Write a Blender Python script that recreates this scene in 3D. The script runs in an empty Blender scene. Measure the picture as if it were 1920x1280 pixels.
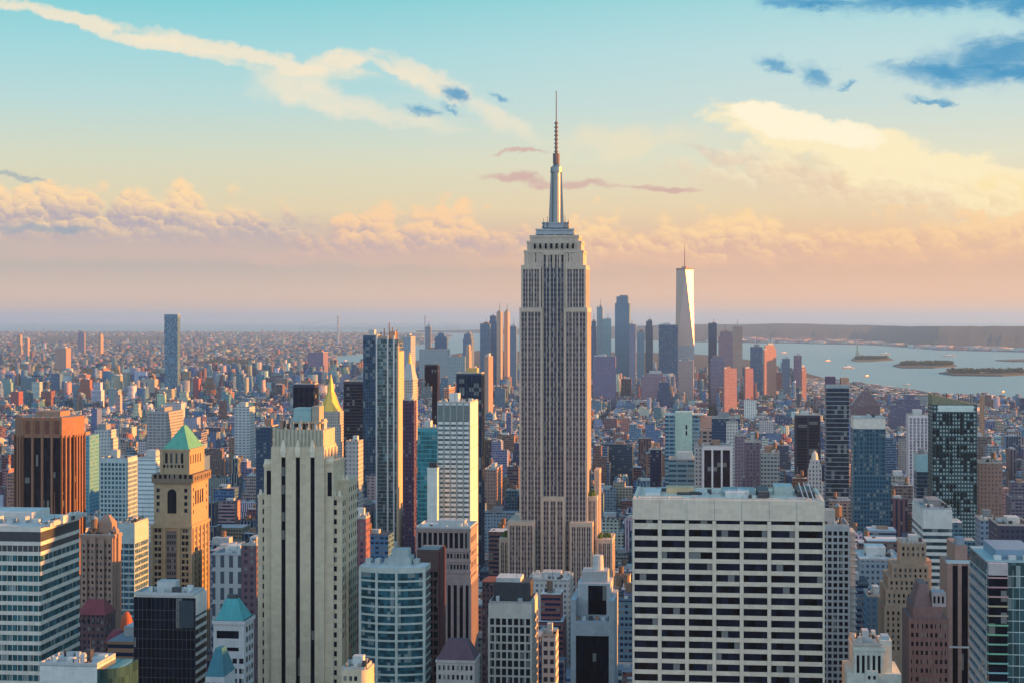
import bpy, bmesh, math, random
import numpy as np

# ------------------------------------------------------------------ camera, sky, sun, exposure
F = 3238.0                      # focal length in units of the photograph's 1920-wide frame
HZ = 598.0                      # the level line in that frame
CZ = 265.0                      # height of the viewing terrace above the streets
TH = math.radians(6.5)          # the avenues run this much to the west of the view axis
SUN_EL, SUN_AZ = math.radians(7.4), math.radians(86.0)   # azimuth from +Y towards +X
R = random.Random(7)
C = bpy.context.scene.collection
scene = bpy.context.scene

cam = bpy.data.cameras.new('camera')
cam.sensor_width = 36.0
cam.lens = F / 1920 * 36
cam.shift_y = -(640 - HZ) / 1920
cam.clip_start, cam.clip_end = 1.0, 400000.0
camo = bpy.data.objects.new('camera', cam)
camo.location = (0, 0, CZ)
camo.rotation_euler = (math.pi / 2, 0, 0)
C.objects.link(camo)
scene.camera = camo

scene.view_settings.view_transform = 'Standard'
scene.view_settings.look = 'None'
scene.view_settings.exposure = 1.38
scene.view_settings.gamma = 1.0
scene.cycles.max_bounces = 5
scene.cycles.diffuse_bounces = 2
scene.cycles.glossy_bounces = 2
scene.cycles.volume_bounces = 1
scene.cycles.use_denoising = True


def lin(r, g, b, k=1.0):
    f = lambda c: (c / 12.92 if c <= 0.04045 else ((c + 0.055) / 1.055) ** 2.4)
    return tuple(f(v / 255) * k for v in (r, g, b)) + (1.0,)


class NT:
    """small helper round a node tree"""
    def __init__(s, tree):
        s.t = tree
        s.n = tree.nodes
        s.l = tree.links

    def new(s, kind, **kw):
        n = s.n.new(kind)
        for k, v in kw.items():
            setattr(n, k, v)
        return n

    def put(s, sock, v):
        if isinstance(v, bpy.types.NodeSocket):
            s.l.new(v, sock)
        else:
            sock.default_value = v

    def m(s, op, a, b=0.0, c=0.0, clamp=False):
        n = s.new('ShaderNodeMath', operation=op, use_clamp=clamp)
        for i, v in enumerate((a, b, c)):
            s.put(n.inputs[i], v)
        return n.outputs[0]

    def vm(s, op, a, b=(0, 0, 0)):
        n = s.new('ShaderNodeVectorMath', operation=op)
        s.put(n.inputs[0], a)
        s.put(n.inputs[1], b)
        return n.outputs[0]

    def ss(s, v, lo, hi):
        n = s.new('ShaderNodeMapRange', interpolation_type='SMOOTHSTEP')
        s.put(n.inputs[0], v)
        s.put(n.inputs[1], lo)
        s.put(n.inputs[2], hi)
        return n.outputs[0]

    def mix(s, f, a, b, blend='MIX'):
        n = s.new('ShaderNodeMix', data_type='RGBA', blend_type=blend)
        s.put(n.inputs[0], f)
        s.put(n.inputs[6], a)
        s.put(n.inputs[7], b)
        return n.outputs[2]

    def xyz(s, v):
        n = s.new('ShaderNodeSeparateXYZ')
        s.put(n.inputs[0], v)
        return n.outputs

    def vec(s, x, y, z=0.0):
        n = s.new('ShaderNodeCombineXYZ')
        for i, v in enumerate((x, y, z)):
            s.put(n.inputs[i], v)
        return n.outputs[0]

    def noise(s, vec, scale, detail=4.0, rough=0.55, dist=0.0):
        n = s.new('ShaderNodeTexNoise')
        s.put(n.inputs['Vector'], vec)
        n.inputs['Scale'].default_value = scale
        n.inputs['Detail'].default_value = detail
        n.inputs['Roughness'].default_value = rough
        n.inputs['Distortion'].default_value = dist
        return n.outputs[0]

    def ramp(s, v, stops):
        n = s.new('ShaderNodeValToRGB')
        s.put(n.inputs[0], v)
        e = n.color_ramp.elements
        e[0].position, e[0].color = stops[0]
        e[1].position, e[1].color = stops[-1]
        for p, c in stops[1:-1]:
            x = e.new(p)
            x.color = c
        return n.outputs[0]


world = bpy.data.worlds.new('World')
scene.world = world
world.use_nodes = True


def build_sky():
    w = NT(world.node_tree)
    w.n.clear()
    d = w.new('ShaderNodeTexCoord').outputs['Generated']
    x, y, z = w.xyz(d)[:3]
    az = w.m('ARCTAN2', x, y)
    hyp = w.m('SQRT', w.m('ADD', w.m('MULTIPLY', x, x), w.m('MULTIPLY', y, y)))
    el = w.m('DIVIDE', z, w.m('MAXIMUM', hyp, 1e-4))
    U = w.m('MULTIPLY', az, F)               # degrees of azimuth and elevation in handy units
    V = w.m('MULTIPLY', el, F)
    P = w.vec(U, V)
    # clear sky: two vertical ramps, the cooler away from the sun and the warmer towards it
    t = w.m('DIVIDE', V, 800.0, clamp=True)
    k = lambda v: v / 800
    cool = w.ramp(t, [(k(0), lin(204, 184, 176)), (k(45), lin(204, 184, 174)), (k(95), lin(182, 174, 172)), (k(150), lin(200, 180, 172)),
                      (k(205), lin(225, 208, 172)), (k(300), lin(212, 214, 190)), (k(400), lin(184, 214, 212)), (k(500), lin(158, 211, 216)),
                      (k(600), lin(124, 203, 210)), (k(800), lin(92, 180, 200))])
    warm = w.ramp(t, [(k(0), lin(226, 186, 162)), (k(45), lin(224, 184, 158)), (k(100), lin(214, 178, 156)), (k(150), lin(234, 190, 152)),
                      (k(205), lin(234, 208, 168)), (k(300), lin(224, 221, 196)), (k(400), lin(200, 217, 212)), (k(500), lin(188, 216, 218)),
                      (k(600), lin(160, 211, 216)), (k(800), lin(110, 190, 205))])
    sky = w.mix(w.ss(U, -700.0, 800.0), cool, warm)
    nA = w.noise(w.vec(w.m('MULTIPLY', U, 0.6), V), 0.012, 6.0, 0.62, 0.4)
    nC = w.noise(w.vec(w.m('MULTIPLY', U, 0.3), V, 4.0), 0.035, 6.0, 0.62, 0.6)
    wob = w.m('SUBTRACT', nA, 0.5)
    fine = w.m('SUBTRACT', nC, 0.5)
    # edges are never true curves: everything is drawn in coordinates bent by broad and fine turbulence
    w1 = w.new('ShaderNodeTexNoise')
    w.put(w1.inputs['Vector'], w.vec(U, V, 21.0))
    w1.inputs['Scale'].default_value, w1.inputs['Detail'].default_value, w1.inputs['Roughness'].default_value = 0.012, 6.0, 0.62
    wx, wy, _ = w.xyz(w1.outputs['Color'])[:3]
    UW = w.m('ADD', U, w.m('MULTIPLY', w.m('SUBTRACT', wx, 0.5), 120.0))
    VW = w.m('ADD', V, w.m('MULTIPLY', w.m('SUBTRACT', wy, 0.5), 60.0))
    w2 = w.new('ShaderNodeTexNoise')
    w.put(w2.inputs['Vector'], w.vec(w.m('MULTIPLY', U, 0.7), V, 33.0))
    w2.inputs['Scale'].default_value, w2.inputs['Detail'].default_value, w2.inputs['Roughness'].default_value = 0.045, 5.0, 0.65
    wx, wy, _ = w.xyz(w2.outputs['Color'])[:3]
    US = w.m('ADD', U, w.m('MULTIPLY', w.m('SUBTRACT', wx, 0.5), 62.0))
    VS = w.m('ADD', V, w.m('MULTIPLY', w.m('SUBTRACT', wy, 0.5), 40.0))

    def blob(sky, cx, cy, rx, ry, ang, col, alpha, amp=1.4, soft=0.6, n=None, small=False):
        a = math.radians(ang)
        du, dv = w.m('SUBTRACT', US if small else UW, cx - 960.0), w.m('SUBTRACT', VS if small else VW, HZ - cy)
        p = w.m('DIVIDE', w.m('ADD', w.m('MULTIPLY', du, math.cos(a)), w.m('MULTIPLY', dv, math.sin(a))), rx)
        q = w.m('DIVIDE', w.m('SUBTRACT', w.m('MULTIPLY', dv, math.cos(a)), w.m('MULTIPLY', du, math.sin(a))), ry)
        r2 = w.m('ADD', w.m('MULTIPLY', p, p), w.m('MULTIPLY', q, q))
        f = w.m('ADD', w.m('SUBTRACT', 1.0, r2), w.m('MULTIPLY', wob if n is None else n, amp * 2.0))
        f = w.ss(f, 0.0, soft)
        return w.mix(w.m('MULTIPLY', f, alpha), sky, col)

    def puffs(scale, seed):
        """rounded cells: how deep inside one a direction is, and how far it lies to that cell's lit side"""
        q = w.vec(w.m('ADD', UB, seed), w.m('MULTIPLY', VB, 1.15))
        n = w.new('ShaderNodeTexVoronoi', feature='SMOOTH_F1', voronoi_dimensions='2D')
        w.put(n.inputs['Vector'], q)
        n.inputs['Scale'].default_value = scale
        n.inputs['Smoothness'].default_value = 0.22
        dlt = w.xyz(w.vm('SUBTRACT', q, n.outputs['Position']))
        side = w.m('MULTIPLY', w.m('ADD', w.m('MULTIPLY', dlt[0], 0.5), w.m('MULTIPLY', dlt[1], 0.86)), scale)
        return w.m('SUBTRACT', 0.5, n.outputs['Distance']), side
    UB = w.m('ADD', U, w.m('MULTIPLY', w.m('SUBTRACT', wx, 0.5), 52.0))
    VB = w.m('ADD', V, w.m('MULTIPLY', w.m('SUBTRACT', wy, 0.5), 40.0))
    p1, s1 = puffs(0.020, 0.0)
    p2, s2 = puffs(0.047, 300.0)
    heap = w.m('ADD', p1, w.m('MULTIPLY', p2, 0.42))
    lit = w.m('ADD', w.m('MULTIPLY', s1, 0.36), w.m('MULTIPLY', s2, 0.32))

    def bank(sky, x0, x1, yb, amp, lo, hi, alpha, seed, tilt=0.0):
        """a row of heaped cloud with a flat base at row yb, lit from the upper right"""
        u = w.m('SUBTRACT', U, x0 - 960.0)
        e = w.m('DIVIDE', u, float(x1 - x0))
        env = w.m('MULTIPLY', w.ss(e, 0.0, 0.3), w.m('SUBTRACT', 1.0, w.ss(e, 0.6, 1.0)))
        hump = w.noise(w.vec(U, seed * 31.0), 0.0075, 2.0, 0.5)
        top = w.m('MULTIPLY', w.m('MULTIPLY', env, amp), w.m('ADD', 0.12, w.m('MULTIPLY', hump, 1.35)))
        vv = w.m('SUBTRACT', w.m('SUBTRACT', V, HZ - yb), w.m('MULTIPLY', u, tilt))
        f = w.m('DIVIDE', w.m('SUBTRACT', top, vv), amp)
        f = w.m('ADD', f, w.m('MULTIPLY', heap, 0.62))
        low = w.ss(w.m('ADD', vv, w.m('MULTIPLY', fine, 60.0)), -30.0, 34.0)
        f = w.m('MULTIPLY', w.ss(f, 0.0, 0.36), low)
        tt = w.m('ADD', w.m('DIVIDE', vv, amp), w.m('ADD', lit, w.m('MULTIPLY', wob, 0.45)))
        col = w.mix(w.ss(tt, -0.12, 0.8), lo, hi)
        f = w.m('MULTIPLY', f, w.m('MULTIPLY', w.ss(e, 0.0, 0.15), w.m('SUBTRACT', 1.0, w.ss(e, 0.75, 1.0))))
        return w.mix(w.m('MULTIPLY', f, alpha), sky, col)

    cream, gold, pink = lin(244, 228, 200), lin(250, 226, 172), lin(222, 172, 152)
    mauve, blue, slate = lin(178, 164, 172), lin(66, 146, 190), lin(140, 160, 178)
    # the high streak that crosses to the middle, and the lens of veil it ends in
    sky = blob(sky, 180, 62, 400, 17, -13, cream, 0.85, 0.7, 0.9, fine)
    sky = blob(sky, 470, 108, 300, 20, -11, cream, 0.85, 0.8, 0.9, fine)
    sky = blob(sky, 560, 165, 135, 52, -8, cream, 0.85, 0.8, 1.3)
    sky = blob(sky, 630, 118, 90, 24, 6, cream, 0.9, 0.8, 1.0, fine)
    sky = blob(sky, 690, 212, 210, 24, -9, cream, 0.75, 0.8, 1.3, fine)
    sky = blob(sky, 745, 138, 90, 10, -16, cream, 0.7, 0.6, 1.2, fine)
    sky = blob(sky, 690, 168, 95, 26, -4, lin(172, 212, 214), 0.9, 0.5, 0.9, fine)
    sky = blob(sky, 800, 150, 110, 30, -22, cream, 0.75, 0.9, 1.1)
    sky = blob(sky, 930, 225, 120, 28, -28, cream, 0.65, 0.9, 1.2)
    # broad cream bank that sinks to the right, brightest on its upper edge
    sky = blob(sky, 1190, 262, 210, 38, 2, lin(238, 222, 188), 0.7, 1.0, 1.3)
    sky = blob(sky, 1700, 365, 420, 84, -14, lin(238, 208, 164), 0.9, 1.0, 1.3)
    sky = blob(sky, 1680, 312, 390, 60, -15, lin(252, 234, 190), 0.92, 1.3, 0.55)
    sky = blob(sky, 1510, 244, 160, 36, -10, lin(255, 242, 212), 0.92, 1.3, 0.5)
    sky = blob(sky, 1420, 318, 190, 18, -17, lin(216, 188, 170), 0.55, 0.9, 1.2, fine)
    sky = blob(sky, 1560, 352, 170, 14, -14, lin(222, 190, 164), 0.5, 0.9, 1.2, fine)
    sky = blob(sky, 1880, 385, 170, 54, -8, lin(250, 222, 160), 0.75, 1.0, 1.2)
    sky = bank(sky, 1130, 2350, 322, 135, lin(230, 200, 172), lin(254, 236, 196), 0.5, 5.0, -0.17)
    # cool scraps in front: a soft skirt and a darker heart to each
    for a in ((795, 208, 50, 13, -8), (850, 175, 38, 15, -24), (850, 207, 28, 10, -30), (933, 181, 26, 10, -20), (1447, 127, 44, 18, -16), (1526, 152, 40, 25, -36),
              (1578, 168, 24, 10, 20), (1725, 200, 44, 9, -14), (1762, 206, 22, 8, 0), (1455, 12, 54, 14, 0)):
        sky = blob(sky, a[0], a[1], a[2] * 1.15, a[3] * 1.2, a[4], lin(104, 172, 204), 0.75, 0.9, 1.5, None, True)
        sky = blob(sky, a[0] + 3, a[1] + 2, a[2] * .85, a[3] * .75, a[4], blue, 0.8, 0.9, 1.3, wob, True)
    for a in ((1850, 128, 180, 66, 6), (1760, 152, 140, 32, -6), (1740, 14, 300, 36, 3), (1520, 14, 100, 18, -5), (1880, 30, 130, 36, 0), (1885, 156, 120, 24, -6)):
        sky = blob(sky, *a, lin(96, 164, 200), 0.8, 1.2, 1.5, None, True)
        sky = blob(sky, a[0] + 10, a[1] - 2, a[2] * .85, a[3] * .72, a[4], lin(50, 142, 188), 0.9, 1.2, 1.2, fine, True)
    # low banks of heaped cloud
    sky = blob(sky, 1250, 478, 900, 34, 0, lin(240, 194, 156), 0.6, 0.6, 1.3, fine)
    sky = blob(sky, 420, 478, 640, 20, 0, lin(206, 178, 172), 0.6, 0.6, 1.3, fine)
    sky = bank(sky, -300, 760, 440, 122, lin(176, 164, 176), lin(255, 216, 164), 0.95, 1.0, -0.015)
    sky = bank(sky, 480, 1160, 474, 100, lin(190, 168, 172), lin(254, 208, 158), 0.92, 2.0, -0.01)
    sky = bank(sky, 900, 1720, 490, 108, lin(214, 174, 158), lin(255, 214, 158), 0.92, 3.0, 0.0)
    sky = bank(sky, 1380, 2400, 490, 96, lin(218, 178, 154), lin(252, 208, 154), 0.8, 4.0, 0.0)
    sky = blob(sky, 90, 438, 110, 9, 0, slate, 0.7, 0.8, 1.0, fine)
    sky = blob(sky, 50, 342, 90, 5, -3, slate, 0.6, 0.8, 1.0, fine)
    for a in ((970, 330, 72, 9, -5), (1060, 342, 120, 10, -3), (1240, 352, 100, 6, -2), (975, 288, 60, 6, 0)):
        sky = blob(sky, *a, lin(206, 164, 158), 0.8, 0.8, 1.0, fine)
    # the rest of the dome: blue zenith, and the pale open sky opposite
    sun = w.new('ShaderNodeTexSky', sky_type='NISHITA')
    sun.sun_disc = False
    sun.sun_elevation = SUN_EL
    sun.sun_rotation = SUN_AZ
    sun.air_density, sun.dust_density, sun.ozone_density = 1.0, 1.0, 2.0
    up = w.ss(z, 0.25, 0.8)
    sky = w.mix(up, sky, lin(96, 156, 208, 1.0))
    back = w.m('MULTIPLY', w.ss(w.m('MULTIPLY', y, -1.0), -0.05, 0.6), w.m('SUBTRACT', 1.0, w.m('MULTIPLY', up, 0.6)))
    sky = w.mix(back, sky, (0.98, 1.20, 1.44, 1.0))
    sky = w.mix(1.0, sky, w.mix(1.0, sun.outputs[0], (0.012, 0.012, 0.012, 1), 'MULTIPLY'), 'ADD')
    sky = w.mix(w.m('SUBTRACT', 1.0, w.ss(V, 10.0, 190.0)), sky, w.mix(1.0, sky, (1.22, 1.08, 0.94, 1), 'MULTIPLY'))
    sky = w.mix(w.ss(V, -60.0, 0.0), lin(70, 85, 110), sky)
    bg = w.new('ShaderNodeBackground')
    w.put(bg.inputs[0], w.mix(1.0, sky, (3.92, 3.92, 3.92, 1), 'MULTIPLY'))
    bg.inputs[1].default_value = 0.1
    w.l.new(bg.outputs[0], w.new('ShaderNodeOutputWorld').inputs[0])
    world.cycles.sampling_method = 'MANUAL'
    world.cycles.sample_map_resolution = 1024


build_sky()

sl = bpy.data.lights.new('sun', 'SUN')
sl.energy = 5.0
sl.angle = math.radians(0.5)
sl.color = (1.0, 0.36, 0.06)
so = bpy.data.objects.new('sun', sl)
sdir = (math.cos(SUN_EL) * math.sin(SUN_AZ), math.cos(SUN_EL) * math.cos(SUN_AZ), math.sin(SUN_EL))
so.rotation_euler = (math.pi / 2 - SUN_EL, 0, math.pi - SUN_AZ)
so.location = (600, 0, 900)
C.objects.link(so)


# ------------------------------------------------------------------ helpers
class MB:
    """collects boxes and prisms and links them as one mesh object"""
    def __init__(s):
        s.v, s.f, s.c = [], [], []

    def box(s, x0, x1, y0, y1, z0, z1, col=None):
        b = len(s.v)
        s.v += [(x0, y0, z0), (x1, y0, z0), (x1, y1, z0), (x0, y1, z0), (x0, y0, z1), (x1, y0, z1), (x1, y1, z1), (x0, y1, z1)]
        s.f += [(b, b + 1, b + 5, b + 4), (b + 1, b + 2, b + 6, b + 5), (b + 2, b + 3, b + 7, b + 6), (b + 3, b, b + 4, b + 7),
                (b + 4, b + 5, b + 6, b + 7), (b + 3, b + 2, b + 1, b)]
        s.c += [col] * 6
        return s

    def prism(s, lo, hi, z0, z1, col=None):
        """two polygons of equal length joined; hi may shrink to a point-like ring"""
        b, n = len(s.v), len(lo)
        s.v += [(p[0], p[1], z0) for p in lo] + [(p[0], p[1], z1) for p in hi]
        for i in range(n):
            j = (i + 1) % n
            s.f.append((b + i, b + j, b + n + j, b + n + i))
        s.f.append(tuple(b + n + i for i in range(n)))
        s.f.append(tuple(b + n - 1 - i for i in range(n)))
        s.c += [col] * (n + 2)
        return s

    def rect_taper(s, x0, x1, y0, y1, z0, z1, kx, ky=None, col=None):
        ky = kx if ky is None else ky
        cx, cy = (x0 + x1) / 2, (y0 + y1) / 2
        lo = [(x0, y0), (x1, y0), (x1, y1), (x0, y1)]
        hi = [(cx + (p[0] - cx) * kx, cy + (p[1] - cy) * ky) for p in lo]
        return s.prism(lo, hi, z0, z1, col)

    def cyl(s, cx, cy, z0, z1, r0, r1=None, n=12, col=None):
        r1 = r0 if r1 is None else r1
        a = [2 * math.pi * i / n for i in range(n)]
        return s.prism([(cx + r0 * math.cos(t), cy + r0 * math.sin(t)) for t in a], [(cx + r1 * math.cos(t), cy + r1 * math.sin(t)) for t in a], z0, z1, col)

    def mesh(s, name, mat):
        me = bpy.data.meshes.new(name)
        me.from_pydata(s.v, [], s.f)
        if mat:
            me.materials.append(mat)
        if any(c is not None for c in s.c):
            at = me.attributes.new('tint', 'FLOAT_COLOR', 'FACE')
            at.data.foreach_set('color', np.array([(c or (0.3, 0.3, 0.3)) + (1.0,) for c in s.c], dtype=np.float32).ravel())
        return me

    def build(s, name, mat, parent=None):
        o = bpy.data.objects.new(name, s.mesh(name, mat))
        C.objects.link(o)
        if parent is not None:
            o.parent = parent
        return o


def tag(o, label=None, cat=None, group=None, kind=None):
    for k, v in (('label', label), ('category', cat), ('group', group), ('kind', kind)):
        if v:
            o[k] = v
    return o


def empty(name, loc, rz=0.0):
    o = bpy.data.objects.new(name, None)
    o.location = loc
    o.rotation_euler = (0, 0, rz)
    o.empty_display_size = 5
    C.objects.link(o)
    return o


def zrow(y, D):
    return CZ - (y - HZ) * D / F


def ground(px, py):
    """where the ray through a point of the photograph below the level line meets the ground"""
    D = CZ * F / (py - HZ)
    return ((px - 960) * D / F, D)


# ------------------------------------------------------------------ materials
MATS = {}


def base_mat(name):
    m = bpy.data.materials.new(name)
    m.use_nodes = True
    t = NT(m.node_tree)
    bsdf = m.node_tree.nodes['Principled BSDF']
    return m, t, bsdf


def local_uv(t):
    """metres along the wall and up it, from the object's own axes; and how far the face looks up"""
    co = t.new('ShaderNodeTexCoord').outputs['Object']
    nv = t.new('ShaderNodeVectorTransform', vector_type='NORMAL', convert_from='WORLD', convert_to='OBJECT')
    t.l.new(t.new('ShaderNodeNewGeometry').outputs['True Normal'], nv.inputs[0])
    n = t.xyz(nv.outputs[0])
    p = t.xyz(co)
    side = t.m('GREATER_THAN', t.m('ABSOLUTE', n[0]), t.m('ABSOLUTE', n[1]))
    u = t.m('ADD', t.m('MULTIPLY', p[0], t.m('SUBTRACT', 1.0, side)), t.m('MULTIPLY', p[1], side))
    upw = t.m('GREATER_THAN', n[2], 0.6)
    return u, p[2], upw, side, co


def stone(name, col, rough=0.85, var=0.24, streak=0.22):
    """masonry, concrete or painted metal with uneven weathering"""
    if name in MATS:
        return MATS[name]
    m, t, b = base_mat(name)
    u, v, upw, side, co = local_uv(t)
    n1 = t.noise(co, 0.11, 4.0)
    n2 = t.noise(t.vec(t.m('MULTIPLY', u, 1.0), t.m('MULTIPLY', v, 0.06), side), 0.9, 4.0)
    n3 = t.noise(co, 0.9, 3.0, 0.7)
    k = t.m('ADD', 0.9 - var / 2 - streak / 2, t.m('ADD', t.m('MULTIPLY', n1, var), t.m('MULTIPLY', n2, streak)))
    k = t.m('ADD', k, t.m('MULTIPLY', n3, 0.22))
    pw = t.new('ShaderNodeTexWhiteNoise', noise_dimensions='3D')
    row = t.m('FLOOR', t.m('DIVIDE', v, 1.9))
    t.put(pw.inputs[0], t.vec(t.m('FLOOR', t.m('DIVIDE', t.m('ADD', u, t.m('MULTIPLY', t.m('MODULO', row, 2.0), 1.3)), 2.6)), row, side))
    k = t.m('ADD', k, t.m('MULTIPLY', t.m('SUBTRACT', pw.outputs[0], 0.5), 0.15))
    t.put(b.inputs['Base Color'], t.mix(1.0, tuple(col) + (1,), t.vec(k, k, k), 'MULTIPLY'))
    b.inputs['Roughness'].default_value = rough
    b.inputs['Specular IOR Level'].default_value = 0.25
    MATS[name] = m
    return m


def metal(name, col, rough=0.35, metallic=0.8):
    if name in MATS:
        return MATS[name]
    m, t, b = base_mat(name)
    co = t.new('ShaderNodeTexCoord').outputs['Object']
    k = t.m('ADD', 0.85, t.m('MULTIPLY', t.noise(co, 0.25, 3.0), 0.3))
    t.put(b.inputs['Base Color'], t.mix(1.0, tuple(col) + (1,), t.vec(k, k, k), 'MULTIPLY'))
    b.inputs['Roughness'].default_value = rough
    b.inputs['Metallic'].default_value = metallic
    MATS[name] = m
    return m


def glass(name, col, bay=3.0, floor=3.9, var=0.8, rough=0.12, spec=0.5, metallic=0.0, blind=0.12, own=False):
    """window glass: each pane a little different, some with pale blinds drawn behind"""
    if name in MATS:
        return MATS[name]
    m, t, b = base_mat(name)
    if max(col) < 0.06:
        col, spec = tuple(c * 0.6 for c in col), spec * 0.6
    u, v, upw, side, co = local_uv(t)
    if own:
        rnd = t.new('ShaderNodeObjectInfo').outputs['Random']
        cell = t.vec(rnd, t.m('MULTIPLY', rnd, 37.0), t.m('FLOOR', t.m('DIVIDE', u, bay)))
    else:
        cell = t.vec(t.m('FLOOR', t.m('DIVIDE', u, bay)), t.m('FLOOR', t.m('DIVIDE', v, floor)), side)
    wn = t.new('ShaderNodeTexWhiteNoise', noise_dimensions='3D')
    t.put(wn.inputs[0], cell)
    r = wn.outputs[0]
    k = t.m('ADD', 1.0 - var / 2, t.m('MULTIPLY', r, var))
    c = t.mix(1.0, tuple(col) + (1,), t.vec(k, k, k), 'MULTIPLY')
    bl = t.m('GREATER_THAN', r, 1.0 - blind)
    c = t.mix(t.m('MULTIPLY', bl, 0.55), c, (0.30, 0.31, 0.28, 1))
    t.put(b.inputs['Base Color'], c)
    t.put(b.inputs['Roughness'], t.m('ADD', rough, t.m('MULTIPLY', bl, 0.25)))
    b.inputs['Specular IOR Level'].default_value = spec * 0.42
    b.inputs['Specular Tint'].default_value = (0.4, 0.66, 1.0, 1)
    b.inputs['Metallic'].default_value = metallic
    # panes never sit perfectly true, so what they mirror wanders from pane to pane
    wc = t.vm('SUBTRACT', wn.outputs[1], (0.5, 0.5, 0.5))
    sc = t.new('ShaderNodeVectorMath', operation='SCALE')
    t.l.new(wc, sc.inputs[0])
    sc.inputs['Scale'].default_value = 0.11
    nn = t.vm('NORMALIZE', t.vm('ADD', t.new('ShaderNodeNewGeometry').outputs['Normal'], sc.outputs[0]))
    t.put(b.inputs['Normal'], nn)
    MATS[name] = m
    return m


def facade(name, wall, win, bay=3.2, floor=3.6, wu=0.5, wv=0.5, roof=(0.25, 0.27, 0.28), tint=False, gloss=0.25, lift=0.0):
    """wall with a grid of windows, for buildings too far away to show the depth of one"""
    if name in MATS:
        return MATS[name]
    m, t, b = base_mat(name)
    u, v, upw, side, co = local_uv(t)
    if tint:
        at = t.new('ShaderNodeAttribute', attribute_type='GEOMETRY', attribute_name='tint')
        wallc = at.outputs['Color']
        s = t.xyz(wallc)
        key = t.m('FRACT', t.m('MULTIPLY', t.m('ADD', s[0], t.m('MULTIPLY', s[1], 3.1)), 57.3))
        bayv = t.m('ADD', bay * 0.75, t.m('MULTIPLY', key, bay * 0.9))
        k2, k3 = t.m('FRACT', t.m('MULTIPLY', key, 13.1)), t.m('FRACT', t.m('MULTIPLY', key, 29.7))
        wuv = t.m('ADD', wu * 0.6, t.m('MULTIPLY', t.m('FRACT', t.m('MULTIPLY', key, 7.7)), wu * 0.8))
        wuv = t.m('MAXIMUM', wuv, t.m('MULTIPLY', t.m('GREATER_THAN', k2, .8), 1.2))
        wuv = t.m('MULTIPLY', wuv, t.m('SUBTRACT', 1.0, t.m('MULTIPLY', t.m('GREATER_THAN', k3, .45), t.m('MULTIPLY', side, .8))))
        wvv = t.m('ADD', wv * .8, t.m('MULTIPLY', t.m('LESS_THAN', k2, .22), .6))
    else:
        wallc, bayv, wuv, key = tuple(wall) + (1,), bay, wu, 0.0
        wvv = wv
    cu, cv = t.m('DIVIDE', u, bayv), t.m('DIVIDE', v, floor)
    fu, fv = t.m('FRACT', cu), t.m('FRACT', cv)
    wn = t.new('ShaderNodeTexWhiteNoise', noise_dimensions='3D')
    t.put(wn.inputs[0], t.vec(t.m('FLOOR', cu), t.m('FLOOR', cv), side))
    r = wn.outputs[0]
    a = t.m('LESS_THAN', t.m('ABSOLUTE', t.m('SUBTRACT', fu, 0.5)), t.m('MULTIPLY', wuv, 0.5))
    c = t.m('LESS_THAN', t.m('ABSOLUTE', t.m('SUBTRACT', fv, 0.5)), t.m('MULTIPLY', wvv, 0.5))
    win_m = t.m('MULTIPLY', t.m('MULTIPLY', a, c), t.m('SUBTRACT', 1.0, upw))
    n1 = t.noise(co, 0.07, 4.0)
    n2 = t.noise(t.vec(u, t.m('MULTIPLY', v, 0.06), side), 0.6, 3.0)
    k = t.m('ADD', 0.78, t.m('ADD', t.m('MULTIPLY', n1, 0.3), t.m('MULTIPLY', n2, 0.16)))
    wc = t.mix(1.0, wallc, t.vec(k, k, k), 'MULTIPLY')
    g = t.mix(t.m('MULTIPLY', t.m('GREATER_THAN', r, 0.82), 0.5), tuple(win) + (1,), (0.33, 0.34, 0.3, 1))
    wc = t.mix(win_m, wc, g)
    if tint:
        rr = t.m('FRACT', t.m('MULTIPLY', key, 3.3))
        rc = t.ramp(rr, [(0.0, (0.04, 0.05, 0.065, 1)), (0.4, (0.13, 0.16, 0.19, 1)), (0.65, (0.34, 0.38, 0.40, 1)), (0.9, (0.62, 0.64, 0.62, 1)), (1.0, (0.24, 0.13, 0.1, 1))])
    else:
        rc = tuple(roof) + (1,)
    rk = t.m('ADD', 0.6, t.m('MULTIPLY', t.noise(co, 0.16, 5.0, 0.7), 0.8))
    rc = t.mix(1.0, rc, t.vec(rk, rk, rk), 'MULTIPLY')
    t.put(b.inputs['Base Color'], t.mix(upw, wc, rc))
    t.put(b.inputs['Roughness'], t.m('SUBTRACT', 0.85, t.m('MULTIPLY', win_m, 0.85 - gloss)))
    b.inputs['Specular IOR Level'].default_value = 0.25
    b.inputs['Specular Tint'].default_value = (0.55, 0.75, 1.0, 1)
    MATS[name] = m
    return m


ROOF = lambda: stone('roofing_felt', (0.22, 0.24, 0.25), 0.9, 0.5, 0.1)
PALE_ROOF = lambda: stone('pale_roofing', (0.5, 0.53, 0.51), 0.85, 0.35, 0.05)
PLANT = lambda: stone('plant_metal', (0.40, 0.43, 0.43), 0.6, 0.3, 0.2)
DARK = lambda: stone('dark_metal', (0.05, 0.055, 0.065), 0.6, 0.3, 0.2)
BRICKP = lambda: stone('rooftop_brick', (0.30, 0.19, 0.14), 0.9, 0.3, 0.2)
WOOD = lambda: stone('tank_wood', (0.19, 0.13, 0.09), 0.9, 0.3, 0.3)
GREEN = lambda: stone('terrace_green', (0.05, 0.10, 0.03), 0.9, 0.6, 0.1)
NAVY = lambda: glass('navy_glass', (0.007, 0.011, 0.024), 2.0, 3.8, 0.8, 0.15, 0.35, 0, 0.03)

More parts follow.
